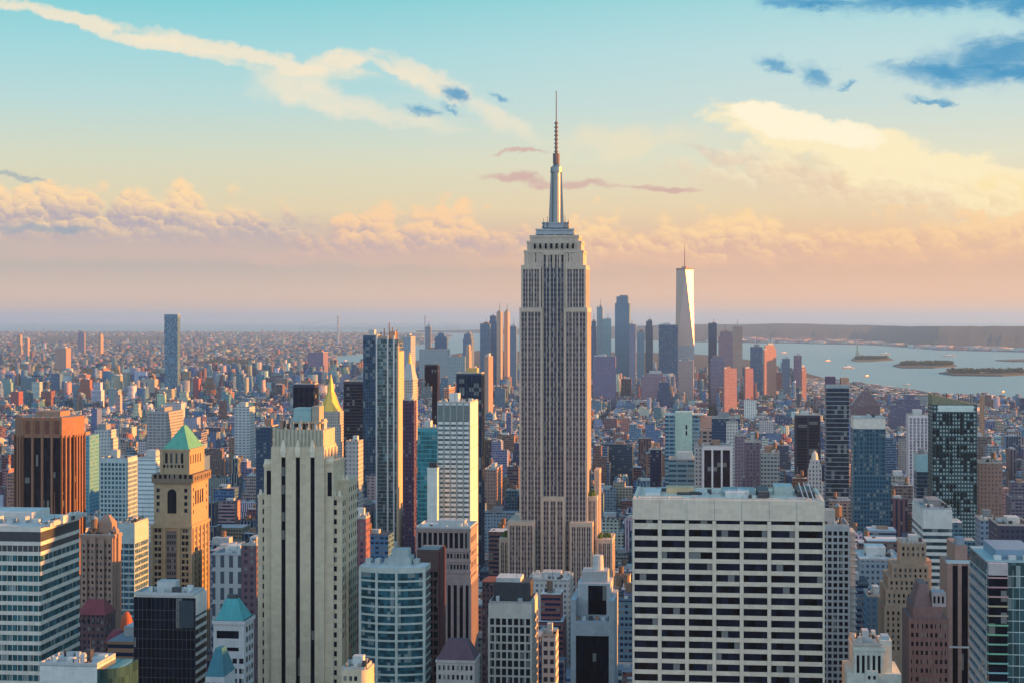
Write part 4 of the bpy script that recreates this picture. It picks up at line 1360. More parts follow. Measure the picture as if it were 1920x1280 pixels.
def right_group():
    r, w, d, h = tower('apartment_tower', 'grey apartment tower with ledged balconies, half behind the wide pale office slab', 'apartment tower', 1530, 1592, None, 986, 900, depth=30, called='the grey ledged tower')
    gr = stone('grey_concrete', (0.36, 0.38, 0.38), .8)
    grid_walls(r, -w / 2, w / 2, 0, d, 0, h, gr, NAVY(), 3, 3.35, .9, .35, .5, nx=6, ny=7, head=2.5, proud=True)
    m = MB()
    for i in range(36):
        z = h - 4 - i * 3.35
        m.box(w / 2 - .2, w / 2 + 4.2, 1, d - 8, z - .3, z)
    m.box(w / 2 - .1, w / 2 + 3.4, 1.8, d - 9, 0, h - 3)
    m.build('balcony', stone('balcony_grey', (0.42, 0.42, 0.40)), r)
    MB().box(-w / 2 + 2, w * .1, 4, 14, h, h + 8).build('roof_hut', stone('banded_hut', (0.45, 0.41, 0.36)), r)
    roof_things(r, -w / 2, w / 2, 0, d, h, 61, True, False, 3)

    # stepped art deco pile in tan brick
    D = 900
    r, w, d, h = tower('setback_tower', 'tan brick tower stepping down from a square top, before the white ribbon tower', 'tower', 1660, 1748, None, 1140, D, depth=40, called='the tan stepped tower')
    s = D / F
    X = lambda px: (px - 1704) * s / 1.02
    Z = lambda y: zrow(y, D)
    tn = stone('tan_brick', (0.38, 0.29, 0.21), .9, .2, .2)
    m = MB()
    for a, b, y0, yt in ((1660, 1748, 0, 1140), (1663, 1746, 1.5, 1108), (1668, 1744, 3, 1085), (1676, 1742, 5, 1062), (1692, 1738, 7, 1022)):
        m.box(X(a), X(b), y0, 40 - y0 * 2, 0, Z(yt))
        m.box(X(a) - .3, X(b) + .3, y0 - .3, 40.3 - y0 * 2, Z(yt) - 1.2, Z(yt) - .1)
        n = max(3, int((b - a) / 9))
        for k in range(n + 1):
            xx = X(a) + (X(b) - X(a)) * k / n
            m.box(xx - .5, xx + .5, y0 - .45, y0 + .5, 0, Z(yt) + .7)
    m.build('wall', tn, r)
    wp = MATS['shoulder_pane']
    for a, b, y0, yt, rows in ((1692, 1738, 7, 1022, 2), (1676, 1742, 5, 1062, 2), (1668, 1744, 3, 1085, 2), (1663, 1746, 1.5, 1108, 2), (1660, 1748, 0, 1140, 9)):
        n = max(3, int((b - a) / 9))
        windows(r, 'front', [X(a) + (X(b) - X(a)) * (k + .5) / n for k in range(n)], [Z(yt + 9 + 11 * i) for i in range(rows)], 1.0, 1.7, y0, wp, limit=60, proud=.1)
    MB().box(X(1738), X(1752), 12, 26, 0, Z(1056)).build('side_turret', tn, r)
    roof_things(r, X(1692), X(1738), 7, 26, Z(1022), 9, False, True, 2)

    r, w, d, h = tower('setback_tower', 'dark brown brick block with stepped gabled top, in front of the tan stepped tower', 'building', 1706, 1778, None, 1160, 740, depth=30)
    bk = stone('umber_brick', (0.17, 0.12, 0.12), .9)
    m = MB()
    m.box(-w / 2, w / 2, 0, d, 0, h)
    m.box(-w * .4, w * .36, 2, d - 2, h - 1, h + 5)
    m.prism([(-w * .34, 4), (w * .1, 4), (w * .1, d - 4), (-w * .34, d - 4)], [(-w * .2, 8), (w * .0, 8), (w * .0, d - 8), (-w * .2, d - 8)], h + 5, h + 14)
    for k in range(9):
        xx = -w / 2 + w * k / 8
        m.box(xx - .35, xx + .35, -.35, .4, 0, h + .6)
    m.build('wall', bk, r)
    windows(r, 'front', [-w / 2 + w * (k + .5) / 8 for k in range(8)], [h - 3 - 3.8 * i for i in range(8)], 1.0, 1.8, 0, wp, limit=64)
    MB().box(w * .1, w * .46, 2.4, 12, h + 5, h + 11).build('roof_hut', stone('slot_hut', (0.30, 0.31, 0.33)), r)
    windows(r, 'front', [w * .16, w * .27, w * .38], [h + 8], .9, 3.0, 2.4, NAVY(), 'louvre')

    # copper-brown striped tower
    D = 800
    r, w, d, h = tower('striped_tower', 'copper brown tower with two dark vertical stripes and a stepped top', 'tower', 1776, 1821, None, 1056, D, depth=26, called='the copper brown striped tower')
    cb = stone('copper_brick', (0.34, 0.21, 0.17), .7)
    m = MB()
    m.box(-w / 2, w / 2, .5, d, 0, h)
    for a, b in ((-.5, -.28), (-.06, .1), (.36, .5)):
        m.box(w * a, w * b, -.3, .6, 0, h + .8)
    m.box(-w * .1, w * .42, 6, d + 8, 0, h + 7.6)
    m.build('wall', cb, r)
    for a, b in ((-.28, -.06), (.1, .36)):
        MB().box(w * a, w * b, .1, .9, 0, h - 1).build('window_stripe', NAVY(), r)
    MB().box(-w / 2 - .3, w / 2 + .3, -.5, d, h - 39, h - 38.2).build('string_course', PALE_ROOF(), r)
    MB().box(w * .0, w * .34, 9, 16, h + 7, h + 11).build('cooling_unit', stone('blue_plant', (0.24, 0.30, 0.36)), r)
    MB().box(-w / 2 - .2, w / 2 + .2, -.4, 5, h, h + 1).build('parapet', PALE_ROOF(), r)

    # glass corner tower
    D = 600
    r, w, d, h = tower('glass_tower', 'teal glass tower with thin white floor lines and banded side, at the right edge', 'office tower', 1850, 2010, 1818, 1052, D, called='the teal glass tower at the edge')
    gl = glass('mirror_teal', (0.07, 0.17, 0.19), 1.5, 3.9, .9, .08, .7, .55, .06)
    MB().box(-w / 2, w / 2, 0, d, 0, h - .5).build('glazing', gl, r)
    m = MB()
    for i in range(40):
        z = h - 5 - i * 3.9
        m.box(-w / 2 - .06, w / 2 + .1, -.12, d, z - .3, z)
    for k in range(14):
        xx = -w / 2 + w * k / 13
        m.box(xx - .06, xx + .06, -.2, .2, 0, h - 3)
    m.build('mullion', stone('pale_line', (0.45, 0.55, 0.53), .5), r)
    q = MB()
    for i in range(40):
        z = h - 7 - i * 3.9
        q.box(-w / 2 - .45, -w / 2 + .1, .6, d + .1, z - 1.25, z)
    q.build('side_band', stone('taupe_band', (0.36, 0.32, 0.31)), r)
    MB().box(-w / 2, w / 2, .3, d, h - 5, h).build('parapet_screen', stone('screen_teal', (0.30, 0.42, 0.43), .5), r)
    MB().box(-w / 2 + 4, w * .1, 6, d - 6, h - .3, h + 3.2).build('roof_hut', stone('blue_hut', (0.18, 0.28, 0.36)), r)
    for k in range(4):
        MB().box(-w / 2 + 3 + 5 * k, -w / 2 + 5.5 + 5 * k, 3, 6, h - .3, h + 1.4).build('cooling_unit', PALE_ROOF(), r)
    # the glazed bay; red to green reflections are painted on its floor bands
    cols = [(0.62, 0.28, 0.30), (0.60, 0.25, 0.28), (0.62, 0.30, 0.26), (0.62, 0.48, 0.24), (0.55, 0.46, 0.28), (0.14, 0.60, 0.28), (0.16, 0.62, 0.32), (0.2, 0.62, 0.40), (0.14, 0.6, 0.32), (0.16, 0.55, 0.45), (0.2, 0.6, 0.62), (0.16, 0.55, 0.58), (0.14, 0.5, 0.56)]
    MB().box(-w / 2 + .3, -w / 2 + 6.6, -2.4, 1, 0, h - 1).build('bay_window', NAVY(), r)
    for i in range(13):
        z = h - 5.2 - i * 3.3
        MB().box(-w / 2 + .1, -w / 2 + 6.9, -2.8, 1, z - .5, z).build('coloured_band', stone('band_colour_%s' % 'abcdefghijklm'[i], tuple(.55 * c + .12 for c in cols[i]), .5), r)
    MB().box(-w / 2 + .2, -w / 2 + 6.8, -2.6, 1, h - 4.6, h - .5).build('bay_head', stone('pink_head', (0.42, 0.38, 0.38)), r)

    # pale building with columns, bottom
    D = 680
    r, w, d, h = tower('classical_block', 'pale mint stone building with tall pilasters and a stepped turret, at the bottom', 'building', 1588, 1690, None, 1240, D, depth=26, called='the pale pilastered building')
    X = lambda px: (px - 1639) * D / F / 1.02
    pm = stone('mint_stone', (0.50, 0.53, 0.47), .85)
    m = MB()
    m.box(X(1588), X(1690), 0, 26, 0, zrow(1262, D))
    m.box(X(1602), X(1660), 1, 25, 0, zrow(1212, D))
    m.box(X(1652), X(1674), 3, 16, 0, zrow(1203, D))
    m.box(X(1622), X(1646), -1.6, 6, 0, zrow(1256, D))
    for k in range(6):
        xx = X(1604 + 10 * k)
        m.box(xx - .4, xx + .4, .4, 1.4, 0, zrow(1226, D))
    m.box(X(1600), X(1662), .6, 25.3, zrow(1221, D), zrow(1217, D))
    m.build('wall', pm, r)
    windows(r, 'front', [X(1609 + 10 * k) for k in range(5)], [zrow(1246, D)], 1.0, 7, 1, wp, 'tall_window')
    windows(r, 'front', [X(1629), X(1639)], [zrow(1268, D)], 1.0, 1.4, -1.6, wp)
    MB().box(X(1656), X(1670), 5, 12, zrow(1204, D), zrow(1196, D)).build('turret_cap', stone('blue_cap', (0.3, 0.42, 0.48)), r)
    roof_things(r, X(1602), X(1652), 1, 25, zrow(1212, D), 31, False, True, 3)


right_group()


# ------------------------------------------------------------------ an unseen tower, added to keep the evening sun off the near towers
def shading_tower():
    r = tag(empty('glass_tower', (345, 742, 0), -TH), 'unseen glass tower added to shade the near towers, west of the wide pale slab', 'office tower')
    w, d, h = 76, 84, 240
    FOOT.append((345 * e1[0] + 742 * e1[1] - 44, 345 * e1[0] + 742 * e1[1] + 44, 345 * e2[0] + 742 * e2[1] - 4, 345 * e2[0] + 742 * e2[1] + 90))
    grid_walls(r, -w / 2, w / 2, 0, d, 0, h, stone('pale_line', (0.45, 0.55, 0.53), .5), MATS['mirror_teal'], 6, 4, .3, .12, .15)
    MB().rect_taper(-w / 2 + 6, w / 2 - 8, 8, d - 8, h, h + 18, .8).build('crown', PLANT(), r)


shading_tower()
# ------------------------------------------------------------------ towers in the middle distance
def mid(name, label, cat, x0, x1, x2, yt, D, wall=None, glz=None, called=None, bay=3.2, floor=3.7, wu=.5, wv=.5, depth=None, style='fac', pier=.6, span=.4, p=.4,
        roofc=(0.25, 0.27, 0.28), tank=False, hut=True, n=2, seed=None, head=3.0, gloss=.2, metallic=0.0, key=None, pale=False):
    r, w, d, h = tower(name, label, cat, x0, x1, x2, yt, D, depth=depth, called=called)
    key = key or label
    if style == 'fac':
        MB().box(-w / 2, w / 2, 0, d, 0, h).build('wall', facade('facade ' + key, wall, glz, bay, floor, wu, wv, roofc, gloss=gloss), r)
    else:
        grid_walls(r, -w / 2, w / 2, 0, d, 0, h, stone('wall ' + key, wall, .7), glass('panes ' + key, glz, bay, floor, .9, .14, .5, metallic, .1), bay, floor, pier, span, p, head=head)
    roof_things(r, -w / 2, w / 2, 0, d, h, seed or int(x0 * 7 + D), tank, hut, n, pale)
    return r, w, d, h


NV, TL, DK = (0.02, 0.028, 0.05), (0.04, 0.13, 0.16), (0.015, 0.018, 0.03)

# the fluted copper-brown tower on the left
def fluted_tower():
    D = 1150
    r, w, d, h = tower('fluted_tower', 'copper brown fluted tower with dark window strips, behind the white banded tower', 'tower', 40, 118, 132, 782, D, called='the copper brown fluted tower')
    br = stone('copper_stone', (0.28, 0.145, 0.095), .75, .15, .15)
    d = 38
    c = 9
    pts = [(-w / 2 - c + 1, c), (-w / 2 + 1, 0), (w / 2 - 1, 0), (w / 2 + 4, c), (w / 2 + 4, d - c), (w / 2 - 1, d), (-w / 2 + 1, d), (-w / 2 - c + 1, d - c)]
    ins = [(p[0] * .985, .5 + p[1] * .98) for p in pts]
    MB().prism(ins, ins, 0, h - 13).build('glazing', glass('bronze_pane', (0.03, 0.025, 0.035), 1.5, 3.8, .9, .15, .4, 0, .05), r)
    m = MB()
    m.prism(pts, pts, h - 13.4, h)
    def fin(p, q, n, wd, z1, pr):
        for i in range(n + 1):
            t = i / n
            x, y = p[0] + (q[0] - p[0]) * t, p[1] + (q[1] - p[1]) * t
            m.cyl(x, y, 0, z1, wd, None, 6)
    for i in range(8):
        fin(pts[i], pts[(i + 1) % 8], (3, 3, 3, 4, 3, 3, 3, 3)[i] if i != 1 else 4, .95, h - 12 if i != 1 else h + .3, .3)
    m.build('wall', br, r)
    for k in range(4):
        xx = -w / 2 + 1 + (w - 2) * (k + .5) / 4
        MB().box(xx - 1.5, xx + 1.5, -.25, .3, h - 11, h - 2).build('louvre', stone('rust_louvre', (0.16, 0.07, 0.05)), r)
    q = [(p[0] * .9, d / 2 + (p[1] - d / 2) * .9) for p in pts]
    MB().prism(q, q, h - .2, h + .08).build('roof', ROOF(), r)
    MB().box(-w * .3, w * .3, 10, 28, h - .2, h + 3.5).build('roof_hut', BRICKP(), r)


fluted_tower()


def gold_pyramid():
    D = 2300
    s = D / F
    r, w, d, h = tower('gilded_tower', 'limestone tower with a gilded octagonal pyramid roof, beyond the cream slotted tower', 'tower', 600, 637, 653, 828, D, called='the gilded pyramid tower')
    Z = lambda y: zrow(y, D)
    st = facade('limestone_windows', (0.42, 0.38, 0.33), (0.06, 0.07, 0.09), 3, 3.8, .4, .5)
    d = 36
    m = MB()
    m.box(-w / 2 - 1, w / 2 + 1, 0, d, 0, Z(828))
    m.box(-w / 2 + .6, w / 2 - .6, 1.2, d - 1.2, 0, Z(796))
    m.box(-w / 2 + 2, w / 2 - 2, 2.5, d - 2.5, 0, Z(771))
    m.build('wall', st, r)
    c = d / 2
    g = metal('gilding', (0.74, 0.46, 0.10), .5, .6)
    oc = lambda k: [(-2.5 + k * math.cos(math.pi / 8 + math.pi / 4 * i), c + k * math.sin(math.pi / 8 + math.pi / 4 * i)) for i in range(8)]
    m = MB()
    m.prism(oc(14.6), oc(5.2), Z(771), Z(735))
    m.build('pyramid_roof', g, r)
    MB().prism(oc(4.6), oc(3.8), Z(736), Z(727)).prism(oc(4.2), oc(.4), Z(727), Z(702)).build('lantern', g, r)
    for sx in (-1, 1):
        for sy in (2.5, d - 5):
            MB().rect_taper(sx * (w / 2 - 4) - 1.6, sx * (w / 2 - 4) + 1.6, sy, sy + 3.2, Z(796), Z(764), .15).build('pinnacle', stone('pinnacle_stone', (0.45, 0.40, 0.33)), r)


gold_pyramid()


def lantern_tower():
    D = 2450
    r, w, d, h = tower('campanile', 'slim pale clock campanile with a golden lantern, behind the twin-finned glass tower', 'tower', 753, 774, 783, 712, D, called='the golden lantern campanile')
    s = D / F
    Z = lambda y: zrow(y, D)
    st = facade('campanile_marble', (0.48, 0.45, 0.40), (0.08, 0.09, 0.11), 3, 3.9, .45, .5)
    MB().box(-w / 2, w / 2, 0, d, 0, h).box(-w / 2 - .8, w / 2 + .8, -.8, d + .8, h - 1.5, h + .5).build('wall', st, r)
    m = MB()
    m.rect_taper(-w / 2, w / 2, 0, d, h + .5, Z(682), .42)
    m.build('pyramid_roof', stone('campanile_roof', (0.42, 0.40, 0.37)), r)
    c = d / 2
    MB().cyl(0, c, Z(683), Z(674), 2.6, 2.4, 8).cyl(0, c, Z(674), Z(660), 2.4, .2, 8).build('lantern', metal('gilding', (0.85, 0.56, 0.10)), r)


lantern_tower()


def glass_pair():
    D = 1700
    r, w, d, h = tower('glass_tower', 'tall teal glass tower with two pale vertical fins and a lit orange edge', 'tower', 705, 746, 756, 632, D, called='the twin-finned glass tower')
    MB().box(-w / 2, w / 2, 0, d, 0, h - 2).build('glazing', glass('tower_teal', (0.06, 0.12, 0.14), 2, 3.6, .9, .1, .6, .35, .1), r)
    m = MB()
    for i in range(60):
        z = h - 6 - i * 3.6
        m.box(-w / 2 - .1, w / 2 + .12, -.15, d + .1, z - .45, z)
    m.build('floor_line', stone('taupe_line', (0.30, 0.27, 0.24)), r)
    fin = stone('pale_fin', (0.62, 0.60, 0.57), .6)
    for px in (727, 738.5, 706.2):
        x = -w / 2 + w * (px - 705) / 41
        MB().box(x - .7, x + .7, -.9, .8, 0, h + 1.5).build('fin', fin, r)
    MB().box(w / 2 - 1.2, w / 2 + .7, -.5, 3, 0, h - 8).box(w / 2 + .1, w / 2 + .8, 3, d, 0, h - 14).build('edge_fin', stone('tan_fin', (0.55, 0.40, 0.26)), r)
    m = MB()
    m.box(-w / 2 + .6, w * .06, 2, d - 2, h - 2.4, h + .6)
    m.build('crown', stone('crown_frame', (0.35, 0.30, 0.26)), r)
    for k, (px, y) in enumerate(((712, 622), (718, 616), (727, 605), (733, 614), (741, 618))):
        x = -w / 2 + w * (px - 705) / 41
        MB().box(x - .5, x + .5, 6 + k, 7 + k, h - 2, zrow(y, D)).build('mast', stone('crane_rust', (0.33, 0.22, 0.17)), r)
    MB().box(w * .08, w * .34, 4, 12, h - 2.5, h + 5.5).build('roof_hut', stone('coral_hut', (0.45, 0.27, 0.20)), r)


glass_pair()
mid('glass_tower', 'deep blue glass tower directly behind the twin-finned glass tower', 'tower', 681, 707, None, 629, 2000, (0.05, 0.10, 0.16), (0.02, 0.06, 0.11), 'the deep blue glass tower', depth=30, style='grid', pier=.3, span=.15, p=.1, metallic=.3, bay=3)
mid('office_slab', 'broad navy slab between the gilded pyramid and the twin-finned glass tower', 'office building', 644, 706, None, 715, 2050, (0.06, 0.055, 0.085), (0.018, 0.02, 0.042), 'the broad navy slab', depth=30, style='grid', pier=0, span=.25, p=.15, n=0, hut=False)
mid('office_tower', 'dark purple tower with a sandy side, against the twin-finned glass tower', 'tower', 755, 776, 781, 750, 1650, (0.085, 0.045, 0.09), (0.03, 0.025, 0.05), style='fac', wu=.6, wv=.5)
mid('residential_tower', 'pale blue tower with a pink lit side, far behind the golden lantern campanile', 'tower', 752, 770, 779, 632, 3300, (0.30, 0.36, 0.42), (0.10, 0.16, 0.24), depth=26)
r, w, d, h = mid('dark_tower', 'navy tower with a ribbed solid top and a yellow roof, left of the mast skyscraper', 'tower', 856, 903, 908, 700, 1560, (0.025, 0.05, 0.095), (0.012, 0.028, 0.06), 'the navy ribbed tower', style='grid', pier=.5, span=0, p=.3, bay=4.4, head=1.5, depth=None)
MB().box(-w * .1, w * .3, 4, 14, h, h + 5).build('roof_box', stone('amber_box', (0.62, 0.42, 0.16)), r)


def white_grid_tower():
    D = 1200
    r, w, d, h = tower('hotel_tower', 'white gridded tower with a ribbed grey crown and an orange lit side', 'tower', 820, 881, 896, 755, D, called='the white gridded tower')
    s = D / F
    Z = lambda y: zrow(y, D)
    wh = stone('white_glaze', (0.66, 0.68, 0.64), .55, .1, .1)
    MB().box(-w / 2 + .1, w / 2 - .1, .1, d - .1, 0, h - .6).build('glazing', glass('grey_pane', (0.10, 0.14, 0.15), 2, 4, .9, .15, .5, 0, .1), r)
    fl = 9.0 * s
    zs = []
    m = MB()
    zt = Z(790)
    for i in range(40):
        z = zt - i * fl
        m.box(-w / 2, w / 2, 0, d, z - fl * .55, z)
        zs.append(z - fl * .775)
    m.box(-w / 2, w / 2, .0, d, h - 3, h)
    m.box(w / 2 - 1, w / 2 + .15, .1, d, 0, h - .1)
    m.build('wall', wh, r)
    gy = stone('slate_rib', (0.26, 0.31, 0.31), .7)
    m = MB()
    for k in range(6):
        x = -w / 2 + w * k / 5
        m.box(max(-w / 2 - .04, x - .5), min(w / 2 + .2, x + .5), -.5, .6, 0, h + .2)
    m.build('pier', gy, r)
    for k in range(5):
        x = -w / 2 + w * (k + .5) / 5
        MB().box(x - w * .08, x + w * .08, -.1, .4, Z(788), Z(759)).build('louvre', stone('grey_louvre_panel', (0.16, 0.20, 0.20)), r)
    windows(r, 'front', [-w / 2 + w * (k + .5) / 5 for k in range(5)], zs[:20], w / 5 - 1.2, fl * .42, 0.02, glass('grid_dark', (0.10, 0.14, 0.15), 2, 4, .8, .15, .5, 0, .1, own=True), limit=100)
    windows(r, 'west', [d * (k + .5) / 4 for k in range(4)], [Z(800), Z(840), Z(880), Z(920)], 1.0, 1.6, w / 2 + .15, MATS['shoulder_pane'])
    roof_things(r, -w / 2, w / 2, 0, d, h, 91, False, True, 2)
    r, w, d, h = tower('annex_slab', 'blank pale slab joined to the left flank of the white gridded tower', 'building', 801, 819.6, None, 878, 1190, depth=26)
    MB().box(-w / 2, w / 2, 0, d, 0, h).box(-w / 2 - .2, w / 2 + .2, -.2, d + .2, h - 1, h + .5).build('wall', stone('mint_white', (0.58, 0.64, 0.60), .7), r)
    MB().box(-w / 2 + .5, w / 2 - .5, 1, d - 1, h, h + .6).build('roof', ROOF(), r)
    for k in range(4):
        MB().box(-w / 2 + .8 + 1.5 * k, -w / 2 + 1.9 + 1.5 * k, 2, 6, h + .4, h + 4).build('vent_box', DARK(), r)


white_grid_tower()
mid('glass_block', 'bright turquoise glass block tucked behind the white gridded tower', 'building', 783, 822, None, 802, 1420, (0.07, 0.32, 0.36), (0.04, 0.22, 0.27), depth=24, style='grid', pier=.2, span=.2, p=.1, metallic=.3)
mid('apartment_slab', 'grey block with an overhanging dark T shaped top, left of the navy ribbed tower', 'building', 786, 840, None, 655, 5600, (0.30, 0.36, 0.38), (0.12, 0.17, 0.2), depth=40)


def t_tower():
    D = 2300
    r, w, d, h = tower('cantilever_tower', 'dark slim tower with overhanging top, between the campanile and the navy ribbed tower', 'tower', 810, 820, None, 684, D, depth=18, called='the dark overhanging tower')
    g = glass('plum_glass', (0.035, 0.02, 0.035), 2, 3.6, .8, .15, .4, 0, .04)
    MB().box(-w / 2, w / 2, 0, d, 0, h - 28).build('stem', g, r)
    MB().box(-w / 2 - 10, w / 2 + .4, -.4, d + .4, h - 28, h).build('overhang', g, r)
    MB().box(-w / 2 - 10.3, w / 2 + .6, -.6, d + .6, h - .8, h + .6).build('parapet', DARK(), r)


t_tower()
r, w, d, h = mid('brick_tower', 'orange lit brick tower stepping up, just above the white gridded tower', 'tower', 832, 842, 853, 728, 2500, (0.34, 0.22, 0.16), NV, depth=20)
mid('navy_block', 'square navy block with a red edge, standing over the roof of the cream slotted tower', 'building', 550, 590, 597, 720, 1750, (0.03, 0.035, 0.07), (0.015, 0.018, 0.04), 'the square navy block', style='grid', pier=.4, span=0, p=.3, bay=5)
mid('purple_tower', 'mauve purple housing slab with a reddish side, above the gilded pyramid', 'apartment block', 577, 606, 616, 660, 6800, (0.22, 0.17, 0.26), (0.10, 0.09, 0.16), 'the mauve housing slab')
mid('glass_tower', 'lone sheer blue glass tower above the low rooftops at the river', 'skyscraper', 308, 333, 338, 590, 5300, (0.13, 0.23, 0.32), (0.09, 0.19, 0.28), 'the lone blue glass tower', style='grid', pier=0, span=.12, p=.2, metallic=.25, depth=30, hut=False, n=0, head=9)
mid('grid_block', 'teal and white finely gridded block, beside the green pyramid tower', 'office block', 188, 236, 257, 860, 1330, (0.42, 0.52, 0.52), (0.05, 0.13, 0.17), 'the finely gridded teal block', style='grid', pier=.9, span=.35, p=.35, bay=3.0, floor=3.5, pale=True)
mid('white_block', 'bright white slab roofed block behind the green pyramid tower', 'building', 248, 292, None, 858, 1500, (0.58, 0.66, 0.66), (0.22, 0.3, 0.33), wu=.95, wv=.3, depth=40, roofc=(.5, .53, .53), pale=True)
mid('glass_block', 'teal glass tower with pale top, between brown apartment house and green pyramid tower', 'tower', 222, 252, None, 982, 1060, (0.36, 0.45, 0.44), (0.04, 0.11, 0.16), depth=26, style='grid', pier=.3, span=.3, head=12)
mid('beige_block', 'beige slab with a blue side, immediately left of the green pyramid tower', 'building', 252, 271, 279, 982, 1120, (0.47, 0.41, 0.33), (0.16, 0.17, 0.2), wu=.4)


def brown_apartments():
    D = 980
    r, w, d, h = tower('apartment_house', 'brown brick apartment house with bay columns and roof turrets, behind the white banded tower', 'apartment house', 150, 214, 228, 1005, D, called='the brown apartment house')
    s = D / F
    Z = lambda y: zrow(y, D)
    bk = stone('cocoa_brick', (0.30, 0.20, 0.155), .9, .2, .2)
    m = MB()
    m.box(-w / 2, w / 2, .8, d, 0, h)
    for k in range(4):
        x = -w / 2 + w * (k + .5) / 4
        m.box(x - 1.7, x + 1.7, -.6, 2, 0, h - 2 + 1.5 * (k % 2))
    m.box(w / 2 - .4, w / 2 + 1.2, d * .3, d * .6, 0, h + 1)
    m.box(-w / 2 - .4, w / 2 + .4, .5, d + .3, h - 1, h + .8)
    m.build('wall', bk, r)
    us = [-w / 2 + w * (k + .25) / 4 - .9 for k in range(4)] + [-w / 2 + w * (k + .5) / 4 for k in range(4)]
    wp = MATS['shoulder_pane']
    windows(r, 'front', [-w / 2 + w * (k + .5) / 4 for k in range(4)], [h - 5 - 3.5 * i for i in range(14)], 1.2, 1.7, -.6, wp, limit=56)
    windows(r, 'front', [-w / 2 + w * k / 4 for k in range(1, 4)], [h - 5 - 3.5 * i for i in range(14)], 1.2, 1.7, .8, wp, limit=42)
    for x, wd, y in ((-w * .28, 3, 990), (w * .12, 4.2, 968), (w * .34, 2.4, 988)):
        q = MB()
        q.box(x - wd, x + wd, 6, 6 + 2 * wd, h, Z(y) - wd)
        q.rect_taper(x - wd, x + wd, 6, 6 + 2 * wd, Z(y) - wd, Z(y), .3)
        q.build('turret', bk, r)
    roof_things(r, -w / 2, w / 2, 1, d, h, 17, True, False, 3)


brown_apartments()


def red_roofs():
    for i, (x0, x1, yt, rise, D, lab, c) in enumerate((
            (146, 196, 1152, 7, 900, 'small building with a red hipped roof, beside the white banded tower', (0.20, 0.045, 0.055)),
            (214, 240, 1184, 9, 860, 'small orange domed roof between the red hipped roofs and the black slab', (0.36, 0.09, 0.045)),
            (196, 222, 1205, 5, 820, 'low house with a crimson lean roof, below the red hipped roof', (0.19, 0.045, 0.06)),
            (904, 948, 1090, 2, 1050, 'low building with flat rust red roof, left of the mast skyscraper foot', (0.34, 0.11, 0.06)))):
        r, w, d, h = tower('red_roof_house', lab, 'building', x0, x1, None, yt, D, depth=16)
        MB().box(-w / 2, w / 2, 0, d, 0, h).build('wall', facade('maroon_wall', (0.12, 0.07, 0.075), NV, 2.4, 3.4, .5, .5), r)
        q = MB()
        if i == 1:
            for a in range(6):
                t0, t1 = a / 6 * math.pi / 2, (a + 1) / 6 * math.pi / 2
                q.cyl(0, d / 2, h + rise * math.sin(t0), h + rise * math.sin(t1), w * .46 * math.cos(t0), max(.05, w * .46 * math.cos(t1)), 16)
        else:
            q.prism([(-w / 2 - .5, -.5), (w / 2 + .5, -.5), (w / 2 + .5, d + .5), (-w / 2 - .5, d + .5)], [(-w * .3, d * .42), (w * .3, d * .42), (w * .3, d * .58), (-w * .3, d * .58)], h, h + rise)
        q.build('roof', stone('roof_red_%s' % 'abcd'[i], c, .7, .2, .2), r)
        windows(r, 'front', [-w * .3, -w * .1, w * .1, w * .3], [h - 3], 1.2, 1.8, 0, MATS['shoulder_pane'])


red_roofs()
mid('columned_block', 'dark block with tall white columns and a white cornice, above the wide pale office slab', 'office building', 1318, 1371, None, 836, 1500, (0.66, 0.63, 0.62), (0.035, 0.025, 0.045), 'the white columned block', depth=30, style='grid', bay=8.2, pier=1.6, span=0, p=.7, head=3.2)
mid('white_wing', 'low white roofed wing on the left of the white columned block', 'building', 1302, 1317, None, 838, 1520, (0.56, 0.56, 0.53), (0.12, 0.13, 0.16), depth=30)


def teal_core_tower():
    D = 1750
    r, w, d, h = tower('glass_tower', 'teal tower with a blank pale green core wall rising up its middle', 'tower', 1247, 1318, None, 778, D, depth=26, called='the pale green core tower')
    s = D / F
    X = lambda px: (px - 1282.5) * s
    Z = lambda y: zrow(y, D)
    f1 = facade('teal_bands', (0.20, 0.33, 0.38), (0.03, 0.08, 0.14), 5, 4, .85, .55)
    MB().box(X(1247), X(1266), 0, d, 0, h).box(X(1298), X(1312), 1, d, 0, h - 1).build('wall', f1, r)
    MB().box(X(1266), X(1298), -1, d, 0, Z(772)).box(X(1269), X(1272), -1.6, 2, 0, Z(773)).build('core_wall', stone('pale_green_core', (0.44, 0.56, 0.47), .7), r)
    windows(r, 'front', [X(1287)], [Z(800), Z(811)], 1.6, 4.5, -1, NAVY())
    MB().box(X(1311), X(1334), 3, d, 0, Z(806)).build('side_wall', facade('brown_bands', (0.34, 0.25, 0.22), NV, 6, 4, .6, .5), r)
    MB().box(X(1313), X(1334), 2, 8, Z(802), Z(780)).build('billboard', stone('coral_board', (0.50, 0.28, 0.22)), r)
    MB().box(X(1246), X(1319), .5, d - 1, h, h + 1.2).build('parapet', PALE_ROOF(), r)
    mid('glass_block', 'wide lower teal glass block in front of the pale green core tower', 'office block', 1254, 1322, None, 862, 1560, (0.22, 0.32, 0.36), (0.03, 0.09, 0.14), 'the wide lower teal block', depth=34, wu=.9, wv=.5, floor=4.5, bay=9)


